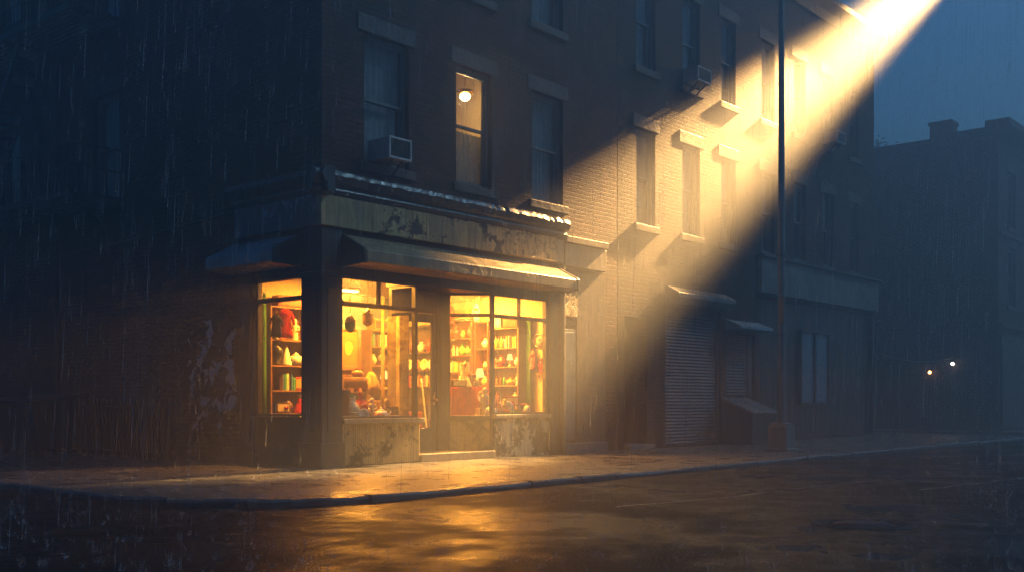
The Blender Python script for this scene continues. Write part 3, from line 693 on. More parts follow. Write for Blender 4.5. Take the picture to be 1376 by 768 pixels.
m.box(32.3, 43.7, -1.68, -1.6, .1, 3.7); m.build('shop_front', 'dark_wood', FB)
m = MB(); m.box(31.95, 32, 2.2, 3.5, .05, 2.6); m.build('side_door', 'dark_wood', FB); m = MB(); m.box(31.95, 32, 6, 8, .05, 3.0); m.build('loading_door', 'dark_wood', FB)
def wall_lamp(y, z, mat, lab):
    r = thing('wall_lamp', lab, 'lamp', (31.9, y, z))
    m = MB(); m.beam((32, y, z + .12), (31.75, y, z + .14), .03, .03).box(31.68, 31.84, y - .08, y + .08, z + .08, z + .13); m.build('bracket', 'iron', r)
    m = MB(); m.ball((31.76, y, z), .065); m.build('bulb', mat, r)
wall_lamp(.92, 2.3, 'lamp_orange', 'small orange lamp glowing low on the hazy far building')
r_ = wall_lamp(.03, 2.62, 'lamp_white', 'small white lamp glowing on the hazy far building')
# cables slung over the cross street
m = MB()
for (p, q, sag) in (((23.7, 2.0, 4.3), (31.9, 3.0, 4.5), .3), ((23.8, .4, 3.0), (31.9, .03, 2.9), .35)):
    p, q = Vector(p), Vector(q); m.path([p.lerp(q, i / 12) - Vector((0, 0, sag * 4 * (i / 12) * (1 - i / 12))) for i in range(13)], .018, 6)
tag(m.build('overhead_cable', 'iron'), 'thin dark cables sagging across the cross street to the far building', 'cable')
# signal post at the right edge
r = thing('signal_post', 'dark post with a boxy cabinet at the far street corner', 'post', (31.0, -3.2, 0))
bx, by = 31.0, -3.05
m = MB(); m.tube((bx, by, 0), (bx, by, 3.1), .07, .06, 12); m.build('shaft', 'iron', r)
m = MB(); m.box(bx - .22, bx + .22, by - .2, by + .2, 0, 1.15); m.prism([(bx - .24, 1.15), (bx + .24, 1.15), (bx, 1.28)], 'y', by - .22, by + .22); m.build('cabinet', 'black', r, bevel=.02)
m = MB(); m.box(bx - .17, bx + .17, by - .3, by - .07, 2.2, 3.0); m.build('signal_head', 'black', r, bevel=.02)
m = MB(); m.tube((bx - .02, by - .3, 2.8), (bx - .06, by - .38, 2.8), .09, n=14).tube((bx - .02, by - .3, 2.42), (bx - .06, by - .38, 2.42), .09, n=14); m.build('visor', 'steel', r)

# tree behind the far building
r = thing('tree', 'leafy tree top showing above the roof of the hazy far building', 'tree', (48, 9.0, -.0))
m = MB(); m.tube((48, 9, -.09), (48.2, 9.1, 6), .3, .2, 10).tube((48.2, 9.1, 6), (48, 9, 13), .2, .06, 8)
rnd = random.Random(9)
for i in range(9):
    a = rnd.uniform(0, 6.28); z = rnd.uniform(6, 12); m.tube((48.1, 9.05, z), (48 + 2.6 * math.cos(a), 9 + 2.6 * math.sin(a), z + 2.2), .08, .02, 6)
m.build('trunk', 'wood_dark', r)
m = MB()
cl = [(rnd.gauss(0, 1.7), rnd.gauss(0, 1.7), rnd.uniform(9, 15.6), rnd.uniform(.5, 1.1)) for _ in range(40)]
for cx, cy, cz, cr in cl:
    for _ in range(90):
        d = Vector((rnd.gauss(0, 1), rnd.gauss(0, 1), rnd.gauss(0, .8))); d = d * (cr * .55); p = Vector((48 + cx, 9 + cy, cz)) + d
        u = Vector((rnd.gauss(0, 1), rnd.gauss(0, 1), rnd.gauss(0, 1))).normalized() * .13; w = u.orthogonal().normalized() * .08
        m.quad(p - u, p - w, p + u, p + w)
M['leaf'] = plain('tree_leaf', (.05, .07, .03), .5)
m.build('crown', 'leaf', r, fix=False)

# ================================================================== shop goods
F0 = .15
def bookcase(label, x0, x1, y0, y1, z0, z1, shelves, face, mat='wood'):
    """face: '-x' or '-y' = open side"""
    r = thing('bookcase', label, 'shelves', ((x0 + x1) / 2, (y0 + y1) / 2, z0))
    t = .03; m = MB()
    if face == '-x':
        m.box(x0, x1, y0, y0 + t, z0, z1).box(x0, x1, y1 - t, y1, z0, z1)
    else:
        m.box(x0, x0 + t, y0, y1, z0, z1).box(x1 - t, x1, y0, y1, z0, z1)
    m.build('side_panel', mat, r)
    m = MB()
    if face == '-x': m.box(x1 - .015, x1, y0 + t, y1 - t, z0, z1)
    else: m.box(x0 + t, x1 - t, y1 - .015, y1, z0, z1)
    m.build('back_panel', mat, r)
    for z in [*shelves, z1]:
        m = MB()
        if face == '-x': m.box(x0, x1 - .016, y0 + t + .001, y1 - t - .001, z - .028, z)
        else: m.box(x0 + t + .001, x1 - t - .001, y0, y1 - .016, z - .028, z)
        m.build('shelf', mat, r)
    return r

def single(name, mb, mat, loc, label, cat, rz=0.0, group=None):
    o = mb.build(name, mat, None); o.location = loc; o.rotation_euler = (0, 0, rz)
    return tag(o, label, cat, group)
def vase(loc, h, mat, label, w=.4, cat='vase', name='vase'):
    r = h * w; m = MB().lathe([(r * .5, 0), (r * .55, .01 * h), (r * .85, h * .25), (r, h * .45), (r * .8, h * .68), (r * .38, h * .84), (r * .36, h * .9), (r * .52, h), (r * .45, h), (r * .3, h * .88)], n=18)
    return single(name, m, mat, loc, label, cat)
def bottle(loc, h, mat, label, group=None):
    r = h * .14; m = MB().lathe([(r * .9, 0), (r, .02 * h), (r, h * .6), (r * .85, h * .68), (r * .35, h * .78), (r * .33, h * .97), (r * .42, h)], n=14)
    return single('bottle', m, mat, loc, label, 'bottle', group=group)
def figurine(loc, h, mat, label, rz=0, group=None):
    m = MB().lathe([(h * .17, 0), (h * .18, h * .04), (h * .13, h * .1), (h * .15, h * .3), (h * .1, h * .48), (h * .15, h * .64), (h * .12, h * .72), (h * .05, h * .77), (h * .085, h * .82), (h * .1, h * .89), (h * .07, h * .97), (.002, h)], n=14, sy=.8)
    m.path([(h * .13, 0, h * .68), (h * .2, -h * .04, h * .52), (h * .1, -h * .13, h * .45)], h * .035, 6)
    m.path([(-h * .13, 0, h * .68), (-h * .2, -h * .04, h * .52), (-h * .1, -h * .13, h * .45)], h * .035, 6)
    return single('figurine', m, mat, loc, label, 'figurine', rz, group)
def teapot(loc, h, mat, label, rz=0):
    r = thing('teapot', label, 'teapot', loc, rz)
    MB().lathe([(h * .3, 0), (h * .45, h * .12), (h * .56, h * .38), (h * .45, h * .66), (h * .28, h * .74)], n=18).build('body', mat, r, False)
    MB().lathe([(h * .3, h * .74), (h * .2, h * .84), (h * .05, h * .88), (h * .07, h * .95), (.002, h)], n=14).build('lid', mat, r, False)
    MB().path([(h * .45, 0, h * .3), (h * .72, 0, h * .45), (h * .85, 0, h * .75)], h * .07).build('spout', mat, r, False)
    MB().path([(-h * .45, 0, h * .6), (-h * .75, 0, h * .62), (-h * .82, 0, h * .4), (-h * .5, 0, h * .2)], h * .05).build('handle', mat, r, False)
def picture(loc, w, h, fm, cm, label, rz=0, tilt=0, motif=None, name='framed_picture'):
    r = thing(name, label, 'picture', loc, rz); r.rotation_euler = (tilt, 0, rz); t = max(.02, w * .1)
    m = MB(); m.box(-w / 2, -w / 2 + t, -.02, .02, 0, h).box(w / 2 - t, w / 2, -.02, .02, 0, h).box(-w / 2 + t, w / 2 - t, -.02, .02, 0, t).box(-w / 2 + t, w / 2 - t, -.02, .02, h - t, h); m.build('frame', fm, r, False, bevel=.006)
    MB().box(-w / 2 + t, w / 2 - t, -.003, .012, t, h - t).build('canvas', cm, r, False)
    if motif: MB().ball((0, -.006, h * .5), w * .2, 1, .03, 1.7).build('painted_shape', motif, r, False)
    return r
def table_lamp(loc, h, label, shade='shade', base='brass', power=0):
    r = thing('table_lamp', label, 'lamp', loc)
    MB().lathe([(h * .2, 0), (h * .19, h * .03), (h * .05, h * .08), (h * .08, h * .25), (h * .04, h * .4), (h * .025, h * .6)], n=14).build('base', base, r, False)
    MB().lathe([(h * .27, h * .52), (h * .15, h), (h * .145, h), (h * .26, h * .525)], n=18).build('shade', shade, r, False)
    return r
def chest(loc, w, d, h, mat, label, rz=0, name='wooden_chest'):
    r = thing(name, label, 'chest', loc, rz)
    MB().box(-w / 2, w / 2, -d / 2, d / 2, 0, h * .68).build('body', mat, r, False, bevel=.008)
    MB().box(-w / 2 - .008, w / 2 + .008, -d / 2 - .008, d / 2 + .008, h * .69, h).build('lid', mat, r, False, bevel=.012)
    MB().box(-.03, .03, -d / 2 - .02, -d / 2, h * .5, h * .78).build('latch', 'brass', r, False)
def basket(loc, w, label, mat='wood'):
    r = thing('basket', label, 'basket', loc)
    m = MB().lathe([(w * .32, 0), (w * .4, w * .12), (w * .48, w * .32), (w * .5, w * .36), (w * .45, w * .35), (w * .3, .02)], n=18); m.build('bowl', mat, r, False)
    m = MB(); m.path([(w * .48 * math.cos(a), 0, w * .34 + w * .5 * math.sin(a)) for a in [math.pi * i / 12 for i in range(13)]], w * .025, 6); m.build('handle', mat, r, False)
def doll(loc, h, dress, label, rz=0, head='p_cream', hair='p_brown'):
    r = thing('doll', label, 'doll', loc, rz)
    MB().lathe([(h * .34, 0), (h * .33, h * .03), (h * .16, h * .42), (h * .1, h * .5), (h * .13, h * .64), (h * .05, h * .7), (h * .045, h * .73), (h * .095, h * .79), (h * .11, h * .87), (h * .08, h * .96), (.002, h)], n=16).build('body', head, r, False)
    MB().lathe([(h * .36, -.0), (h * .35, h * .035), (h * .18, h * .43), (h * .12, h * .51), (h * .145, h * .64), (h * .07, h * .695)], n=16).build('dress', dress, r, False)
    MB().lathe([(h * .1, h * .84), (h * .125, h * .9), (h * .09, h * .99), (.002, h * 1.02)], (0, h * .012, 0), n=14).build('hair', hair, r, False)
def wall_clock(loc, rad, label, rz):
    r = thing('wall_clock', label, 'clock', loc, rz)      # local -y faces the room
    m = MB(); m.M = Matrix.Rotation(R_(90), 4, 'X'); m.lathe([(rad, 0), (rad * 1.02, .03), (rad * .92, .06), (rad * .86, .045), (rad * .84, .0)], n=28); m.build('rim', 'brass', r, False)
    m = MB(); m.M = Matrix.Rotation(R_(90), 4, 'X'); m.lathe([(rad * .86, .01), (rad * .86, .022)], n=28); m.build('face', 'p_cream', r, False)
    m = MB()
    for i in range(12):
        a = i * math.pi / 6; m.beam((rad * .66 * math.sin(a), -.026, rad * .66 * math.cos(a)), (rad * .8 * math.sin(a), -.026, rad * .8 * math.cos(a)), rad * .06, .006)
    m.build('hour_marks', 'p_black', r, False)
    m = MB(); m.beam((0, -.03, 0), (rad * .3, -.03, rad * .38), rad * .07, .006).beam((0, -.034, 0), (-rad * .2, -.034, rad * .62), rad * .05, .006); m.build('hands', 'p_black', r, False)
def mantel_clock(loc, h, label, rz):
    r = thing('mantel_clock', label, 'clock', loc, rz)
    MB().prism([(-h * .45, 0), (h * .45, 0), (h * .45, h * .12), (h * .36, h * .15), (h * .36, h * .65), (h * .2, h * .92), (0, h), (-h * .2, h * .92), (-h * .36, h * .65), (-h * .36, h * .15), (-h * .45, h * .12)], 'y', -h * .18, h * .18).build('case', 'wood_dark', r, False)
    m = MB(); m.M = Matrix.Translation((0, -h * .18, h * .55)) @ Matrix.Rotation(R_(90), 4, 'X'); m.lathe([(h * .25, 0), (h * .25, .008)], n=20); m.build('dial', 'p_cream', r, False)
    m = MB(); m.beam((0, -h * .18 - .012, h * .55), (0, -h * .18 - .012, h * .72), .008, .004).beam((0, -h * .18 - .012, h * .55), (h * .13, -h * .18 - .012, h * .58), .01, .004); m.build('hands', 'p_black', r, False)
def plate(loc, rad, mat, label, rz, group=None):
    m = MB(); m.M = Matrix.Translation((0, 0, rad)) @ Matrix.Rotation(R_(80), 4, 'X'); m.lathe([(rad * .5, -.012), (rad, .012), (rad, .018), (rad * .62, .0), (rad * .58, -.004), (.002, -.004)], n=24)
    return single('plate', m, mat, loc, label, 'plate', rz, group)
def hat(loc, w, mat, label):
    m = MB().lathe([(w * .5, 0), (w * .52, .012), (w * .28, .02), (w * .26, w * .26), (w * .22, w * .32), (.002, w * .3)], n=20, sy=.85)
    return single('hat', m, mat, loc, label, 'hat')
def gramophone(loc, w, label, rz):
    r = thing('gramophone', label, 'gramophone', loc, rz)
    MB().box(-w / 2, w / 2, -w / 2, w / 2, 0, w * .45).box(-w * .55, w * .55, -w * .55, w * .55, 0, w * .07).build('case', 'wood', r, False, bevel=.01)
    MB().lathe([(w * .42, w * .46), (w * .42, w * .5)], n=24).build('turntable', 'p_black', r, False)
    m = MB(); m.M = Matrix.Translation((-w * .05, w * .15, w * .85)) @ Matrix.Rotation(R_(62), 4, 'X') ; m.lathe([(w * .04, -w * .1), (w * .06, w * .2), (w * .14, w * .45), (w * .3, w * .62), (w * .52, w * .72), (w * .5, w * .725), (w * .28, w * .64), (w * .12, w * .46), (w * .04, w * .2)], n=24); m.build('horn', 'brass', r, False)
    MB().path([(-w * .05, w * .35, w * .47), (-w * .05, w * .42, w * .8), (-w * .05, w * .22, w * .86)], w * .035).build('tone_arm', 'brass', r, False)
def garment(loc, w, h, mat, label, rz=0):
    """a coat or dress on a hanger; loc is the hook"""
    r = thing('hanging_garment', label, 'garment', loc, rz)
    m = MB(); m.path([(0, 0, 0), (0, 0, -.07), (w * .42, 0, -.16)], .008, 6).path([(0, 0, -.07), (-w * .42, 0, -.16)], .008, 6); m.build('hanger', 'wood', r, False)
    m = MB(); m.lathe([(w * .16, -.08), (w * .46, -.16), (w * .48, -.2), (w * .36, -h * .4), (w * .34, -h * .5), (w * .44, -h * .85), (w * .47, -h), (w * .44, -h), (w * .30, -h * .5)], n=18, sy=.38)
    for s in (-1, 1): m.tube((s * w * .42, 0, -.19), (s * w * .55, -.03, -h * .62), w * .1, w * .085, 10)
    m.build('cloth', mat, r, False)
def drape(name, p, q, z0, z1, mat, label, cat='curtain', amp=.03, n=36, waves=6):
    p, q = Vector(p), Vector(q); d = (q - p); nn = Vector((-d.y, d.x)).normalized(); m = MB(); vs = []
    for i in range(n + 1):
        u = i / n; a = amp * math.sin(u * waves * 6.283); c = p + d * u
        vs += [(c.x + nn.x * a * 1.3, c.y + nn.y * a * 1.3, z0), (c.x + nn.x * a * .7, c.y + nn.y * a * .7, z1)]
    m.add(vs, [(2 * i, 2 * i + 2, 2 * i + 3, 2 * i + 1) for i in range(n)], True)
    o = m.build(name, mat, None, fix=False); md = o.modifiers.new('thick', 'SOLIDIFY'); md.thickness = .008
    return tag(o, label, cat)
def table(name, label, x, y, w, d, h, mat='wood', th=.04, rnd_=False):
    r = thing(name, label, 'table', (x, y, F0))
    if rnd_: MB().lathe([(w / 2 - .02, h - th), (w / 2, h - th + .01), (w / 2, h - .01), (w / 2 - .015, h)], n=28).build('top', mat, r, False)
    else: MB().box(-w / 2, w / 2, -d / 2, d / 2, h - th, h).build('top', mat, r, False, bevel=.008)
    k = .3 if rnd_ else .42
    for sx in (-1, 1):
        for sy in (-1, 1): MB().tube((sx * w * k, sy * d * k, 0), (sx * w * k * .92, sy * d * k * .92, h - th), .016, .026, 8).build('leg', mat, r, False)
    return r

BK = ['p_red', 'p_brown', 'p_green', 'p_blue', 'p_cream', 'p_orange', 'wood_dark', 'p_gold', 'p_teal', 'p_black']
def books(n, start, axis, z, label, group, hmax=.24, seed=1):
    """upright books standing side by side along an axis"""
    rnd = random.Random(seed); x, y = start
    for i in range(n):
        w = rnd.uniform(.025, .05); h = hmax * rnd.uniform(.72, 1); d = rnd.uniform(.14, .18)
        m = MB()
        if axis == 'y':
            m.box(-d / 2, d / 2, 0, .004, 0, h).box(-d / 2, d / 2, w - .004, w, 0, h).box(-d / 2 - .004, -d / 2, 0, w, 0, h).box(-d / 2, d / 2 - .006, .004, w - .004, .004, h - .006)
        else:
            m.box(0, .004, -d / 2, d / 2, 0, h).box(w - .004, w, -d / 2, d / 2, 0, h).box(0, w, -d / 2 - .004, -d / 2, 0, h).box(.004, w - .004, -d / 2, d / 2 - .006, .004, h - .006)
        single('book', m, rnd.choice(BK), (x, y, z), label, 'book', 0, group)
        if axis == 'y': y += w + .002
        else: x += w + .002

WX = 6.32   # right-hand wall of the shop
# --- S1 : bookcase against the right wall, seen through the right-hand window
s1 = [.74, 1.10, 1.475, 1.88, 2.29]
bookcase('oak bookcase behind the right shop window, left of the green drape', WX - .27, WX - .005, .78, 1.62, F0, 2.73, s1, '-x')
X = WX - .15
books(10, (X, .84), 'y', 2.29, 'spine of an old book on the top shelf of the oak bookcase', 'books on the oak bookcase top shelf', .27, 3)
for i, (y, c) in enumerate(((1.28, 'p_brown'), (1.36, 'p_green'), (1.44, 'p_brown'), (1.52, 'p_gold'))):
    bottle((X, y, 2.29), .27, c, 'old bottle beside the books on the oak bookcase top shelf', 'bottles on the oak bookcase')
table_lamp((X, 1.12, 1.88), .28, 'small glowing lamp on the second shelf of the oak bookcase')
vase((X, .9, 1.88), .2, 'p_white', 'white bulbous vase right of the small glowing shelf lamp')
vase((X, 1.36, 1.88), .25, 'p_red', 'red vase left of the small glowing shelf lamp')
figurine((X, 1.52, 1.88), .24, 'p_brown', 'brown figurine at the left end of the glowing lamp shelf', R_(-90))
figurine((X, .9, 1.475), .26, 'p_white', 'white figurine on the middle shelf of the oak bookcase', R_(-90))
teapot((X, 1.1, 1.475), .17, 'p_gold', 'golden teapot on the middle shelf of the oak bookcase', R_(90))
for i, y in enumerate((1.28, 1.38, 1.5)): bottle((X, y, 1.475), .24 - .02 * i, ('p_green', 'p_brown', 'p_orange')[i], 'bottle left of the golden teapot, ' + ('green', 'brown', 'orange')[i], None)
hat((X, 1.25, 1.10), .26, 'p_brown', 'brown brimmed hat on the lower shelf of the oak bookcase')
vase((X, .95, 1.10), .22, 'p_cream', 'cream pot on the lower shelf beside the brown hat')
figurine((X, 1.48, 1.10), .25, 'p_orange', 'orange figurine beside the brown hat', R_(-90))
basket((X, 1.15, .74), .24, 'little wicker basket on the bottom shelf of the oak bookcase')
# right wall close to the glass
wall_clock((WX - .005, .40, 2.43), .15, 'round brass wall clock behind the right shop window', R_(-90))
drape('drape', (WX - .12, .56), (WX - .04, .76), .2, 2.95, 'c_green', 'long green drape between the oak bookcase and the wall clock', amp=.02, waves=3)
garment((WX - .12, .50, 2.3), .16, .5, 'c_pink', 'pink scarf-like garment hanging below the wall clock', R_(-90))
figurine((WX - .1, .27, 1.72), .34, 'p_red', 'red puppet figure hanging on the wall right of the pink garment', R_(-90))
m = MB(); m.box(WX - .16, WX - .005, .2, .36, 1.69, 1.715); single('wall_bracket', m, 'wood', (0, 0, 0), 'small wall bracket under the red figure', 'shelf')
# things on the right-hand platform
PZ = .82
m = MB(); m.path([(.2 * math.cos(a), 0, .24 * math.sin(a)) for a in [math.pi * i / 14 for i in range(15)]], .03, 8); m.box(-.24, .24, -.06, .06, -.0, .04); single('arched_headpiece', m, 'c_pink', (5.78, .38, PZ), 'pinkish arched ornament at the right corner of the window display', 'ornament', R_(-30))
m = MB().ball((0, 0, .11), .085, 1, 1, 1.3); m.lathe([(.06, 0), (.07, .02), (.03, .04)], n=12); single('porcelain_head', m, 'p_white', (5.8, .34, PZ), 'white egg-shaped head inside the pink arched ornament', 'ornament')
vase((5.45, .3, PZ), 0.238, 'p_brown', 'squat brown pot in the right window display')
plate((5.25, .4, PZ), 0.154, 'p_white', 'white plate standing in the right window display', R_(-30))
figurine((5.06, .3, PZ), 0.350, 'p_gold', 'gilded figurine in the middle of the right window display', R_(-20))
basket((4.86, .35, PZ), 0.308, 'wicker basket with handle in the right window display')
teapot((4.62, .3, PZ), 0.238, 'p_white', 'white teapot at the left end of the right window display')
figurine((4.72, .55, PZ), 0.588, 'p_cream', 'tall cream statuette at the left of the right window display', R_(-20))
vase((4.95, .6, PZ), 0.476, 'p_orange', 'tall orange vase behind the wicker basket in the window')
# --- S2 : case seen through the angled window
s2 = [.6, 1.0, 1.40, 1.79, 2.17, 2.55]
bookcase('reddish open case seen through the angled window beside the door', WX - .3, WX - .005, 2.12, 3.1, F0, 2.98, s2, '-x', 'wood_red')
X = WX - .16
vase((X, 2.35, 2.17), .2, 'p_green', 'bright green glazed jar on the reddish case')
vase((X, 2.52, 2.17), .25, 'p_green', 'tall bright green glazed vase on the reddish case', .35)
figurine((X, 2.68, 2.17), .2, 'p_white', 'white figurine left of the green vase on the reddish case', R_(-90))
figurine((X, 2.80, 2.17), .24, 'p_cream', 'cream figurine second from the left beside the green vase', R_(-90))
figurine((X, 2.94, 2.17), .16, 'p_white', 'small white figurine at the left end of the green vase shelf', R_(-90))
books(17, (X, 2.2), 'y', 1.79, 'cream-toned book in the row below the green vase', 'books in the reddish case', .27, 8)
for i, y in enumerate((2.3, 2.5, 2.72, 2.92)): vase((X, y, 2.55), (.26, .2, .3, .22)[i], ('p_red', 'p_orange', 'p_red', 'p_gold')[i], ('red jar at the right end', 'orange jar second from the right', 'tall red vase', 'golden jar at the left end')[i] + ' of the reddish case top shelf')
books(14, (X, 2.2), 'y', 1.40, 'dark book low in the reddish case', 'low books in the reddish case', .26, 12)
bookcase('narrow dark shelf between the reddish case and the oak bookcase', WX - .26, WX - .005, 1.66, 2.06, F0, 2.9, [1.05, 1.45, 1.85, 2.3], '-x', 'wood_red')
for z, h, c, lab in ((2.3, .22, 'p_white', 'white vase on the top of the narrow dark shelf'), (1.85, .16, 'p_cream', 'small cream pot on the narrow dark shelf'), (1.45, .24, 'p_gold', 'gold vase low on the narrow dark shelf')): vase((WX - .14, 1.84, z), h, c, lab)
# counter with red cloth, seen through the angled window
CX_, CY_, CT = 4.88, 1.36, 1.41
table('counter_table', 'high display counter under a red cloth behind the angled window', CX_, CY_, 1.12, .5, CT - F0)
m = MB(); vs = []
for i in range(49):
    u = i / 48; x = -.58 + 1.16 * u; a = .016 * math.sin(u * 46) + .008 * math.sin(u * 17)
    vs += [(x, -.28 + a, -.72 - .05 * math.sin(u * 5)), (x, -.27 + a * .3, -.02), (x, -.25, .006), (x, .26, .008)]
m.add(vs, [(4 * i + k, 4 * i + 4 + k, 4 * i + 5 + k, 4 * i + 1 + k) for i in range(48) for k in range(3)], True)
vs = []
for i in range(17):
    u = i / 16; y = -.26 + .52 * u; a = .014 * math.sin(u * 22); vs += [(-.585 - .01 + a, y, -.7), (-.582, y, .004)]
m.add(vs, [(2 * i, 2 * i + 2, 2 * i + 3, 2 * i + 1) for i in range(16)], True)
o = single('red_tablecloth', m, 'c_red', (CX_, CY_, CT + .004), 'red cloth hanging down the front of the display counter', 'tablecloth')
TT = CT + .016
doll((4.80, 1.22, TT), .50, 'c_white', 'large doll in a white dress on the red-clothed counter', R_(-40))
chest((5.12, 1.42, TT), .34, .26, .27, 'wood_red', 'dark red box on the counter right of the white-dressed doll', R_(-35))
vase((5.36, 1.36, TT), .26, 'p_cream', 'cream vase at the right end of the red-clothed counter')
plate((5.1, 1.17, TT), .06, 'p_grey', 'small grey dish on the front edge of the red-clothed counter', 0)
vase((4.46, 1.4, TT), .3, 'p_gold', 'golden vase at the left end of the red-clothed counter')
m = MB(); m.box(-.24, .24, -.2, .2, 0, .70); m.box(-.25, .25, -.21, -.2, .05, .12).box(-.25, .25, -.21, -.2, .3, .37).box(-.25, .25, -.21, -.2, .58, .65); single('wooden_crate', m, 'wood', (4.98, .82, F0), 'slatted wooden crate under the gramophone', 'crate', R_(-35))
gramophone((4.98, .82, F0 + .70), .30, 'gramophone with brass horn behind the angled window', R_(-35))
# --- S3 : seen through the door
s3 = [.7, 1.1, 1.48, 1.86, 2.28]
bookcase('tall walnut case at the back of the shop seen through the door', WX - .3, WX - .005, 3.3, 4.75, F0, 2.9, s3, '-x', 'wood_dark')
X = WX - .16
books(16, (X, 3.55), 'y', 1.48, 'old book in the walnut case seen through the door', 'books in the walnut case', .27, 21)
for i, y in enumerate((3.5, 3.75, 4.0, 4.25, 4.5)): plate((X, y, 1.86), .13, ('p_white', 'p_cream', 'p_orange', 'p_white', 'p_gold')[i], ('white plate nearest the glass', 'cream plate', 'orange plate', 'white plate in the middle', 'gold plate at the far end')[i] + ' on the walnut case', R_(-90))
for i, y in enumerate((3.55, 3.85, 4.1, 4.4)): vase((X, y, 2.28), (.3, .24, .32, .2)[i], ('p_red', 'p_white', 'p_brown', 'p_cream')[i], ('red jar', 'white jar', 'brown jar', 'small cream jar')[i] + ' on the top shelf of the walnut case')
m = MB(); m.path([(0, 0, 0), (.1, .3, 1.35), (.13, .38, 1.42), (.2, .42, 1.40)], .016, 8); single('walking_cane', m, 'p_white', (3.8, 1.25, F0), 'pale walking cane leaning just inside the door', 'cane')
chest((4.5, 2.65, F0), .6, .45, .75, 'wood_red', 'dark red trunk on the floor behind the door glass', R_(-30), 'travel_trunk')
# --- window A
r = thing('added_screen', 'added yellow screen in place of the bright return glass at the right end of the left display window', 'screen', (2.14, .42, .79))  # added panel, gives the bright yellow of the lit return glass
for i, (p, q) in enumerate((((2.17, .15), (2.11, .32)), ((2.11, .325), (2.17, .49)), ((2.17, .495), (2.11, .66)))):
    m = MB(); m.beam((*p, 1.75), (*q, 1.75), .015, 1.9); m.build('panel', 'screen', r, bevel=.004)
# cabinet with an orange picture
r = thing('side_cabinet', 'narrow mahogany cabinet under the orange picture in the left window', 'cabinet', (2.08, 1.78, F0), R_(-40))
MB().box(-.24, .24, -.18, .18, 0, 1.56).build('body', 'wood_red', r, False, bevel=.008)
MB().box(-.21, -.005, -.2, -.18, .1, 1.48).build('door', 'wood', r, False, bevel=.006); MB().box(.005, .21, -.2, -.18, .1, 1.48).build('door', 'wood', r, False, bevel=.006)
MB().box(-.27, .27, -.21, .2, 1.56, 1.6).build('top', 'wood', r, False, bevel=.008)
picture((2.06, 1.7, F0 + 1.6), .40, .78, 'wood', 'p_orange', 'tall orange picture standing on the narrow mahogany cabinet', R_(-42), R_(-5), 'p_yellow')
vase((2.2, 1.9, F0 + 1.6), .3, 'p_gold', 'gold jar behind the tall orange picture')
table('drum_table', 'round drum-topped wooden table in the left display window', 1.82, 1.22, .46, .46, 1.42, 'wood', .2, True)
vase((1.84, 1.2, F0 + 1.42), .17, 'p_orange', 'flared orange bowl on the round drum table', .7, 'bowl', 'bowl')
PZ = .79
r = picture((.68, .36, PZ), .34, .56, 'wood', 'p_brown', 'small brown picture leaning at the left end of the left display', R_(-50), R_(-16))
m = MB(); m.beam((0, 0, 0), (-.14, -.05, .72), .03, .02).beam((.12, .05, 0), (-.14, -.05, .72), .03, .02).beam((.03, .0, .3), (.1, .03, .3), .02, .02); single('folding_easel', m, 'wood', (.72, .52, PZ), 'slim wooden easel behind the small brown picture', 'easel')
vase((.98, .4, PZ), .40, 'p_cream', 'large cream ceramic pot in the left window display', .42)
basket((1.34, .42, PZ), .34, 'round basket with hoop handle in the left window display')
plate((1.14, .24, PZ), .10, 'p_white', 'small white saucer in front of the cream pot', R_(-30))
teapot((1.66, .34, PZ), .22, 'p_white', 'low white teapot right of the hoop basket', R_(-30))
m = MB(); m.lathe([(.1, 0), (.13, .02), (.15, .07), (.14, .075), (.1, .03)], n=18); single('bowl', m, 'p_grey', (1.86, .28, PZ), 'shallow grey bowl near the right end of the left display', 'bowl')
r = thing('stool', 'little stool holding a red tin at the right end of the left display', 'stool', (1.98, .5, PZ))
MB().box(-.16, .16, -.11, .11, .2, .235).build('seat', 'wood', r, False, bevel=.005)
for sx in (-1, 1):
    for sy in (-1, 1): MB().tube((sx * .13, sy * .08, 0), (sx * .12, sy * .07, .2), .014, n=8).build('leg', 'wood', r, False)
m = MB(); m.lathe([(.06, 0), (.06, .12), (.055, .125)], n=16); single('tin', m, 'p_red', (1.98, .45, PZ + .0), 'red tin under the little stool in the display', 'tin')
vase((1.95, .5, PZ + .235), .2, 'p_gold', 'golden bottle-shaped vase on the little stool', .3)
figurine((.52, .62, PZ), .5, 'p_gold', 'tall gilded statuette in the left corner of the left display', R_(-40))
vase((1.5, .72, PZ), .46, 'p_red', 'tall red vase behind the white teapot in the left display', .3)
vase((.84, .68, PZ), .34, 'p_teal', 'teal vase behind the leaning brown picture', .45)
figurine((1.72, .66, PZ), .4, 'p_white', 'white statuette beside the tall red vase in the left display', R_(-40))
picture((2.9, 5.06, 2.2), .6, .7, 'wood_dark', 'p_cream', 'dark-framed pale picture high on the back wall', 0, 0, 'p_orange')
picture((4.2, 5.06, 2.3), .5, .6, 'brass', 'p_orange', 'gilt-framed orange picture high on the back wall')
r = thing('wardrobe', 'tall walnut wardrobe at the back of the shop behind the left display', 'wardrobe', (4.75, 4.75, F0))
MB().box(-.55, .55, -.28, .28, 0, 2.1).box(-.6, .6, -.32, .3, 2.1, 2.2).build('body', 'wood_dark', r, False, bevel=.01)
for sx in (-1, 1): MB().box(min(sx * .02, sx * .5), max(sx * .02, sx * .5), -.3, -.28, .12, 2.0).build('door', 'wood_red', r, False, bevel=.008)
vase((4.6, 4.7, F0 + 2.2), .4, 'p_cream', 'large cream urn on top of the tall walnut wardrobe')
chest((5.0, 4.72, F0 + 2.2), .4, .3, .26, 'wood', 'oak box on top of the tall walnut wardrobe beside the urn')
r = thing('grandfather_clock', 'tall oak longcase clock standing behind the drum-topped table', 'clock', (2.62, 2.35, F0), R_(-40))
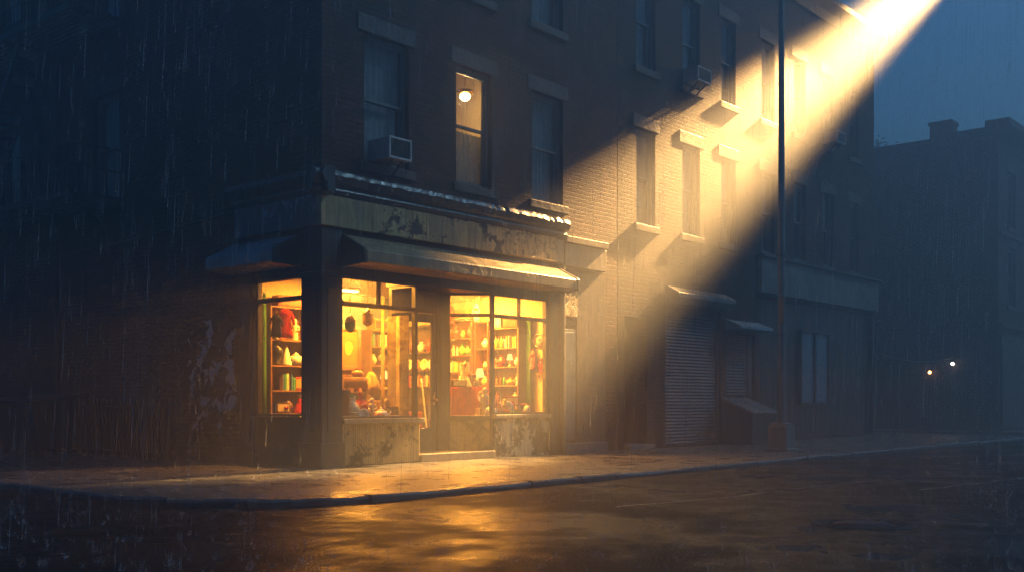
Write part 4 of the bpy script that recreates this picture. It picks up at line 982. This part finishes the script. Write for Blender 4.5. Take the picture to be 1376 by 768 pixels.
MB().box(-.2, .2, -.14, .14, 0, .5).box(-.14, .14, -.1, .1, .5, 1.55).box(-.21, .21, -.15, .15, 1.55, 2.15).prism([(-.23, 2.15), (.23, 2.15), (.14, 2.28), (0, 2.34), (-.14, 2.28)], 'y', -.16, .16).build('case', 'wood', r, False, bevel=.008)
m = MB(); m.M = Matrix.Translation((0, -.15, 1.85)) @ Matrix.Rotation(R_(90), 4, 'X'); m.lathe([(.16, 0), (.16, .012)], n=24); m.build('dial', 'p_cream', r, False)
m = MB(); m.beam((0, -.17, 1.85), (.02, -.17, 1.97), .012, .004).beam((0, -.17, 1.85), (-.08, -.17, 1.82), .014, .004); m.build('hands', 'p_black', r, False)
for i, (x, y, z, lab) in enumerate(((1.1, .55, 2.35, 'green glass lantern hanging in the left display window'), (1.65, .7, 2.5, 'amber glass lantern hanging in the left display window'))):
    r = thing('hanging_lantern', lab, 'lantern', (x, y, z))
    MB().lathe([(.03, 0), (.09, .05), (.1, .16), (.06, .24), (.03, .27)], n=8).build('glass_body', ('p_green', 'p_orange')[i], r, False)
    MB().lathe([(.11, .2), (.05, .29), (.01, .33)], n=8).build('cap', 'brass', r, False)
    MB().tube((0, 0, .32), (0, 0, 3.6 - z), .006, n=6).build('chain', 'brass', r, False)
# S5 middle tower
s5 = [.55, 1.02, 1.41, 1.88, 2.27]
bookcase('tall middle shelf tower crowded with goods seen through the left window', 3.45, 4.1, 2.6, 2.9, F0, 2.62, s5, '-y', 'wood')
books(5, (3.5, 2.74), 'x', 2.27, 'gilt-spined book at the top of the middle tower', 'gilt books on the middle tower', .29, 31)
books(6, (3.76, 2.74), 'x', 2.27, 'gilt-spined book at the top of the middle tower', 'gilt books on the middle tower', .29, 33)
mantel_clock((3.85, 2.72, 1.88), .3, 'arched mantel clock on the middle tower', R_(-30))
vase((3.6, 2.72, 1.88), .24, 'p_cream', 'cream vase left of the arched mantel clock')
table_lamp((3.92, 2.70, 1.41), .36, 'little lamp with a glowing white shade on the middle tower')
figurine((3.65, 2.7, 1.41), .28, 'p_white', 'white figurine left of the little tower lamp', R_(-30))
figurine((3.53, 2.7, 1.41), .24, 'p_teal', 'teal figurine at the left of the tower lamp shelf', R_(-30))
for i in range(5): vase((3.55 + .1 * i, 2.68, 1.02), .11, 'p_white', 'white cup in the row low on the middle tower', .5, 'cup', 'cup')['group'] = 'white cups on the middle tower'
chest((3.1, 2.15, F0), .62, .42, .62, 'wood_dark', 'brown lidded chest on the floor in front of the middle tower', R_(-35))
chest((3.1, 2.15, F0 + .63), .5, .34, .36, 'wood', 'smaller oak box stacked on the brown chest', R_(-35))
picture((5.3, 5.06, 1.5), .7, .9, 'brass', 'p_teal', 'gilt-framed teal picture on the back wall', 0, 0, 'p_cream')
drape('drape', (2.9, 1.6), (3.0, 1.78), .2, 3.2, 'c_gold', 'long gold drape beside the middle tower', amp=.025, waves=3)
# --- side window: S4
s4 = [.55, .9, 1.33, 1.80, 2.28]
bookcase('dark shelf unit right behind the side window', .62, 1.55, 2.22, 2.52, F0, 2.9, s4, '-y', 'wood')
Y = 2.35
drape('drape', (.26, 1.95), (.56, 2.3), .25, 3.1, 'c_green', 'green curtain at the left of the side window', amp=.02, waves=4)
garment((.86, 2.1, 2.93), .3, .62, 'c_red', 'red coat hanging at the top of the side window', R_(-40))
garment((.5, 1.9, 2.8), .22, .5, 'c_dark', 'dark garment hanging before the green curtain', R_(-40))
figurine((1.28, Y, 2.28), .42, 'p_cream', 'tall cream statuette at the top right of the side window', R_(-40))
teapot((1.3, Y, 1.80), .27, 'p_white', 'plump white teapot on the side window shelf', R_(20))
m = MB().lathe([(.11, 0), (.1, .03), (.02, .38), (.001, .4)], n=16); single('cone_ornament', m, 'p_white', (1.08, Y, 1.80), 'tall white cone on the shelf left of the plump teapot', 'ornament')
m = MB().lathe([(.1, 0), (.12, .03), (.08, .06), (.16, .2), (.15, .32), (.07, .36), (.09, .4), (.1, .47), (.06, .54), (.002, .56)], n=18, sy=.7); single('bust', m, 'p_black', (.8, Y, 1.80), 'dark bust on the side window shelf left of the white cone', 'bust', R_(-40))
plate((1.0, Y, 2.28), .1, 'p_orange', 'orange plate on the upper shelf of the side window', R_(-40))
books(9, (.86, Y), 'x', 1.33, 'orange or yellow book low in the side window', 'books in the side window', .32, 41)
doll((1.36, 2.3, .9), .4, 'c_red', 'small doll in red low in the right corner of the side window', R_(-40), 'p_white')
vase((1.1, Y, .9), .28, 'p_brown', 'brown jar low in the side window')

# more stock, boxy and thin shapes among the pots
def boxthing(name, loc, w, d, h, mat, label, cat, rz=0, trim='brass', dial=None):
    r = thing(name, label, cat, loc, rz)
    MB().box(-w / 2, w / 2, -d / 2, d / 2, 0, h).build('case', mat, r, False, bevel=min(.012, h * .1))
    m = MB(); m.box(-w * .42, w * .42, -d / 2 - .006, -d / 2, h * .16, h * .84); m.build('front_panel', trim, r, False)
    if dial: m = MB(); m.M = Matrix.Translation((w * .2, -d / 2 - .008, h * .5)) @ Matrix.Rotation(R_(90), 4, 'X'); m.lathe([(h * .2, 0), (h * .2, .01)], n=16); m.build('dial', dial, r, False)
    return r
def candlestick(loc, h, label):
    r = thing('candlestick', label, 'candlestick', loc)
    MB().lathe([(h * .2, 0), (h * .18, h * .04), (h * .04, h * .1), (h * .07, h * .25), (h * .03, h * .4), (h * .09, h * .58), (h * .07, h * .6)], n=14).build('stem', 'brass', r, False)
    MB().tube((0, 0, h * .6), (0, 0, h), h * .045, h * .04, 10).build('candle', 'p_cream', r, False)
P0 = .79
boxthing('radio', (1.02, .62, P0), .34, .2, .27, 'wood', 'old wooden radio behind the cream pot in the left display', 'radio', R_(-35), 'p_cream', 'p_black')
picture((1.4, .72, P0), .34, .5, 'brass', 'p_green', 'gilt-framed green picture standing in the left display', R_(-38), R_(-8), 'p_cream')
picture((.5, .26, P0), .2, .27, 'brass', 'p_cream', 'small gilt-framed pale picture at the left corner of the left display', R_(-40), R_(-12), 'p_blue')
candlestick((1.16, .5, P0), .44, 'brass candlestick between the radio and the hoop basket')
candlestick((1.8, .5, P0), .38, 'brass candlestick near the added yellow screen')
boxthing('biscuit_box', (1.5, .22, P0), .16, .1, .1, 'p_red', 'small red box at the front of the left display', 'box', R_(-25), 'p_gold')
boxthing('biscuit_box', (.86, .2, P0), .14, .1, .14, 'p_blue', 'small blue box at the front of the left display', 'box', R_(-45), 'p_cream')
P1 = .82
picture((5.55, .52, P1), .3, .42, 'wood_red', 'p_cream', 'red-framed pale picture in the right window display', R_(-45), R_(-8), 'p_red')
boxthing('radio', (5.2, .6, P1), .34, .18, .24, 'wood_dark', 'dark radio with gold front in the right window display', 'radio', R_(-40), 'p_gold', 'p_cream')
candlestick((4.55, .5, P1), .46, 'brass candlestick at the left end of the right window display')
boxthing('biscuit_box', (5.3, .22, P1), .17, .11, .09, 'p_green', 'green box at the front of the right window display', 'box', R_(-30), 'p_cream')
boxthing('biscuit_box', (4.98, .18, P1), .13, .1, .13, 'p_orange', 'orange box at the front of the right window display', 'box', R_(-50), 'p_red')
for y, z, w, h, fm, cm, mo, lab in ((3.22, 2.95, .3, .38, 'brass', 'p_red', 'p_gold', 'red picture on the right wall above the walnut case end'), ):
    picture((WX - .02, y, z - .2), w, h, fm, cm, lab, R_(-90), 0, mo)
# tops of the cases
boxthing('suitcase', (WX - .16, 1.0, 2.73), .42, .26, .2, 'p_brown', 'brown suitcase lying on top of the oak bookcase', 'suitcase', R_(-90), 'wood_red')
boxthing('suitcase', (WX - .16, 1.42, 2.73), .3, .24, .26, 'p_teal', 'teal case on top of the oak bookcase', 'suitcase', R_(-90), 'p_cream')
boxthing('suitcase', (WX - .17, 2.5, 2.98), .5, .28, .22, 'p_orange', 'tan suitcase on top of the reddish case', 'suitcase', R_(-90), 'wood')
vase((WX - .16, 2.92, 2.98), .34, 'p_white', 'white urn on top of the reddish case beside the tan suitcase')
boxthing('hat_box', (3.78, 2.75, 2.62), .4, .26, .24, 'p_gold', 'gold box on top of the middle shelf tower', 'box', 0, 'p_red')
boxthing('suitcase', (1.1, 2.37, 2.9), .5, .26, .22, 'wood_red', 'dark red suitcase on top of the side window shelf unit', 'suitcase', R_(-10), 'wood')
boxthing('radio', (.98, 2.36, .9), .26, .2, .2, 'wood_dark', 'dark radio low in the side window beside the brown jar', 'radio', R_(-20), 'p_cream', 'p_red')
boxthing('biscuit_box', (1.36, 2.36, 1.33), .14, .14, .26, 'p_red', 'red tin box beside the books in the side window', 'box', R_(-20), 'p_gold')
for i, (y, c, n_) in enumerate(((2.62, 'c_red', 'red'), (2.9, 'c_gold', 'golden'), (1.86, 'c_white', 'white'))):
    garment((WX - .42, y, 3.35), .2, .48, c, n_ + ' garment hanging from the ceiling before the right wall', R_(-90))
m = MB(); m.tube((0, 0, 0), (0, 1.5, 0), .012, n=8); m.tube((0, .1, 0), (0, .1, .27), .006, n=6); m.tube((0, 1.4, 0), (0, 1.4, .27), .006, n=6); single('clothes_rail', m, 'brass', (WX - .42, 1.7, 3.36), 'thin brass clothes rail hung from the shop ceiling', 'clothes rail')
boxthing('typewriter', (4.62, 1.2, 1.426), .3, .24, .14, 'p_black', 'black typewriter on the red-clothed counter left of the doll', 'typewriter', R_(-35), 'p_grey')
table_lamp((5.28, 1.2, 1.426), .4, 'small shaded lamp on the counter in front of the cream vase')
m = MB(); m.beam((0, 0, 0), (0, 0, 1.15), .02, .02).lathe([(.16, 1.1), (.18, 1.3), (.05, 1.55), (.04, 1.55)], n=16).lathe([(.14, 0), (.02, .03), (.02, .05)], n=16); single('floor_lamp', m, 'c_gold', (2.5, 1.55, F0), 'slim floor lamp with gold shade behind the left display', 'floor lamp')

# ceiling lamps
LIGHTS = []
for i, (x, y, lab) in enumerate(((1.25, 1.3, 'lit ceiling lamp over the left display window'), (5.2, 1.5, 'lit ceiling lamp over the right display window'), (3.9, 3.9, 'lit ceiling lamp at the back of the shop'))):
    r = thing('ceiling_lamp', lab, 'lamp', (x, y, 3.6))
    m = MB(); m.box(x - .32, x + .32, y - .1, y + .1, 3.56, 3.62); m.build('housing', 'p_white', r)
    m = MB(); m.box(x - .3, x + .3, y - .08, y + .08, 3.53, 3.56); m.build('diffuser', 'tube', r, bevel=.01)

# ================================================================== rain
def wet_mat(nm='rain_water', op=.19):
    t = NT(nm)
    return t.out(t.n('MixShader', {0: op, 1: t.n('BsdfTransparent'), 2: t.n('MixShader', {0: .5, 1: t.n('BsdfDiffuse', {0: (.8, .85, .9, 1)}), 2: t.n('BsdfTranslucent', {0: (.8, .85, .9, 1)})})}))
M['rain'] = wet_mat(); M['splash'] = wet_mat('splash_water', .28)
rnd = random.Random(21); m = MB()
CAM = Vector((-11.65, -14.09, 1.1)); fw = Vector((.762, .6477)); rt = Vector((.6477, -.762))
def inside(x, y): return (-.7 < x < 23.8 and y > -.7) or (x > 31.6 and y > -2.3)
cnt = 0
while cnt < 9000:
    k = 5 + 42 * rnd.random() ** .75; a = rnd.uniform(-.55, .55)
    x = CAM.x + k * (fw.x + rt.x * a); y = CAM.y + k * (fw.y + rt.y * a); z = rnd.uniform(-.1, 1.1 + k * .42)
    if inside(x, y) or z > 17: continue
    L = .08 + .5 * rnd.random() ** 1.8; w = .0013 + .00012 * k * rnd.uniform(.3, 1.6)
    tx, ty = .035 * L, -.02 * L
    vs = [(x + w, y, z), (x - w * .5, y + w * .87, z), (x - w * .5, y - w * .87, z), (x + tx, y + ty, z + L), (x + tx * -.2, y + ty * -.2, z - L * .12)]
    m.add(vs, [(0, 1, 3), (1, 2, 3), (2, 0, 3), (1, 0, 4), (2, 1, 4), (0, 2, 4)])
    cnt += 1
tag(m.build('rain', 'rain', fix=False), 'thin falling rain across the whole street', 'rain', kind='stuff')
m = MB(); cnt = 0
while cnt < 1500:
    k = 7.5 + 22 * rnd.random() ** 1.2; a = rnd.uniform(-.5, .5)
    x = CAM.x + k * (fw.x + rt.x * a); y = CAM.y + k * (fw.y + rt.y * a)
    if inside(x, y): continue
    onp = (x > -4.7 and y > -4.4 and x < 26); z = 0.0 if onp else -.09
    for _ in range(rnd.randint(3, 5)):
        an = rnd.uniform(0, 6.28); h = rnd.uniform(.008, .032); s = rnd.uniform(.006, .022); w = .0022
        p = Vector((x + s * math.cos(an), y + s * math.sin(an), z)); q = Vector((x + 2 * s * math.cos(an), y + 2 * s * math.sin(an), z + h))
        m.tube(p, q, w, w * .4, 4, False); m.ball(q + Vector((0, 0, .012)), .0035, n=4)
    cnt += 1
tag(m.build('splashes', 'splash', fix=False), 'small rain splashes on the wet road and pavement', 'splashes', kind='stuff')

# ================================================================== haze
HZ = .0205
m = MB(); m.box(-72, 122, -72, 102, -1.2, 22.5)
t = NT('haze_air'); vol = t.n('VolumePrincipled', {'Color': (.86, .92, 1, 1), 'Density': HZ, 'Anisotropy': .55}); hm = t.out(None, vol); M['haze'] = hm
hz = m.build('haze', 'haze'); tag(hz, 'rain haze filling the whole street', 'haze', kind='stuff')

# ================================================================== light
def lamp(name, typ, loc, energy, col, **kw):
    l = bpy.data.lights.new(name, typ); l.energy = energy; l.color = col
    for k, v in kw.items(): setattr(l, k, v)
    o = bpy.data.objects.new(name, l); o.location = loc; COL.objects.link(o); return o
sp = lamp('floodlight_beam', 'SPOT', LAMP, 430000, (1, .54, .17), spot_size=R_(9.2), spot_blend=1.0, shadow_soft_size=.28)
sp.rotation_euler = (TGT - LAMP).to_track_quat('-Z', 'Y').to_euler()
for x, y, e in ((1.7, 1.2, 140), (5.2, 1.5, 245), (3.9, 3.9, 235)):
    lamp('shop_light', 'AREA', (x, y, 3.5), e, (1, .385, .04), shape='RECTANGLE', size=1.0, size_y=.5)
lamp('upstairs_light', 'POINT', (4.28, .70, 7.12), 13, (1, .62, .25), shadow_soft_size=.1)

SUN_EL, SUN_AZ = R_(1.5), R_(95)
w = bpy.data.worlds.new('World'); S.world = w; w.use_nodes = True; nt = w.node_tree; nt.nodes.clear()
sky = nt.nodes.new('ShaderNodeTexSky'); sky.sky_type = 'NISHITA'; sky.sun_disc = False; sky.sun_elevation = SUN_EL; sky.sun_rotation = SUN_AZ; sky.ozone_density = 4.0; sky.air_density = 1.5
mx = nt.nodes.new('ShaderNodeMix'); mx.data_type = 'RGBA'; mx.blend_type = 'MULTIPLY'; mx.inputs[0].default_value = 1
mx.inputs[7].default_value = (.16, .56, .82, 1)
bg = nt.nodes.new('ShaderNodeBackground'); bg.inputs['Strength'].default_value = .135
ou = nt.nodes.new('ShaderNodeOutputWorld')
nt.links.new(sky.outputs[0], mx.inputs[6]); nt.links.new(mx.outputs[2], bg.inputs[0]); nt.links.new(bg.outputs[0], ou.inputs[0])
sun = lamp('moonlight', 'SUN', (0, 0, 30), .33, (.42, .74, 1.0), angle=R_(12))
sun.rotation_euler = (R_(48), 0, R_(50))

# ================================================================== camera
cd = bpy.data.cameras.new('camera'); cam = bpy.data.objects.new('camera', cd); COL.objects.link(cam)
cam.location = CAM; cam.rotation_euler = (R_(90), 0, -math.atan2(.762, .6477))
cd.sensor_width = 36; cd.lens = 1440 / 1376 * 36; cd.shift_y = (540 - 384) / 1376; cd.clip_end = 1000; cd.clip_start = .05
S.camera = cam

S.render.engine = 'CYCLES'
c = S.cycles
c.max_bounces = 6; c.diffuse_bounces = 3; c.glossy_bounces = 3; c.transmission_bounces = 4; c.volume_bounces = 0; c.transparent_max_bounces = 24
c.caustics_reflective = False; c.caustics_refractive = False; c.sample_clamp_indirect = 0.6; c.use_denoising = True; c.denoiser = 'OPENIMAGEDENOISE'; c.denoising_input_passes = 'RGB_ALBEDO_NORMAL'; c.denoising_prefilter = 'NONE'; c.use_adaptive_sampling = False
c.use_light_tree = True
vs_ = S.view_settings
vs_.view_transform = 'Standard'; vs_.look = 'None'; vs_.exposure = 2.0; vs_.gamma = 1
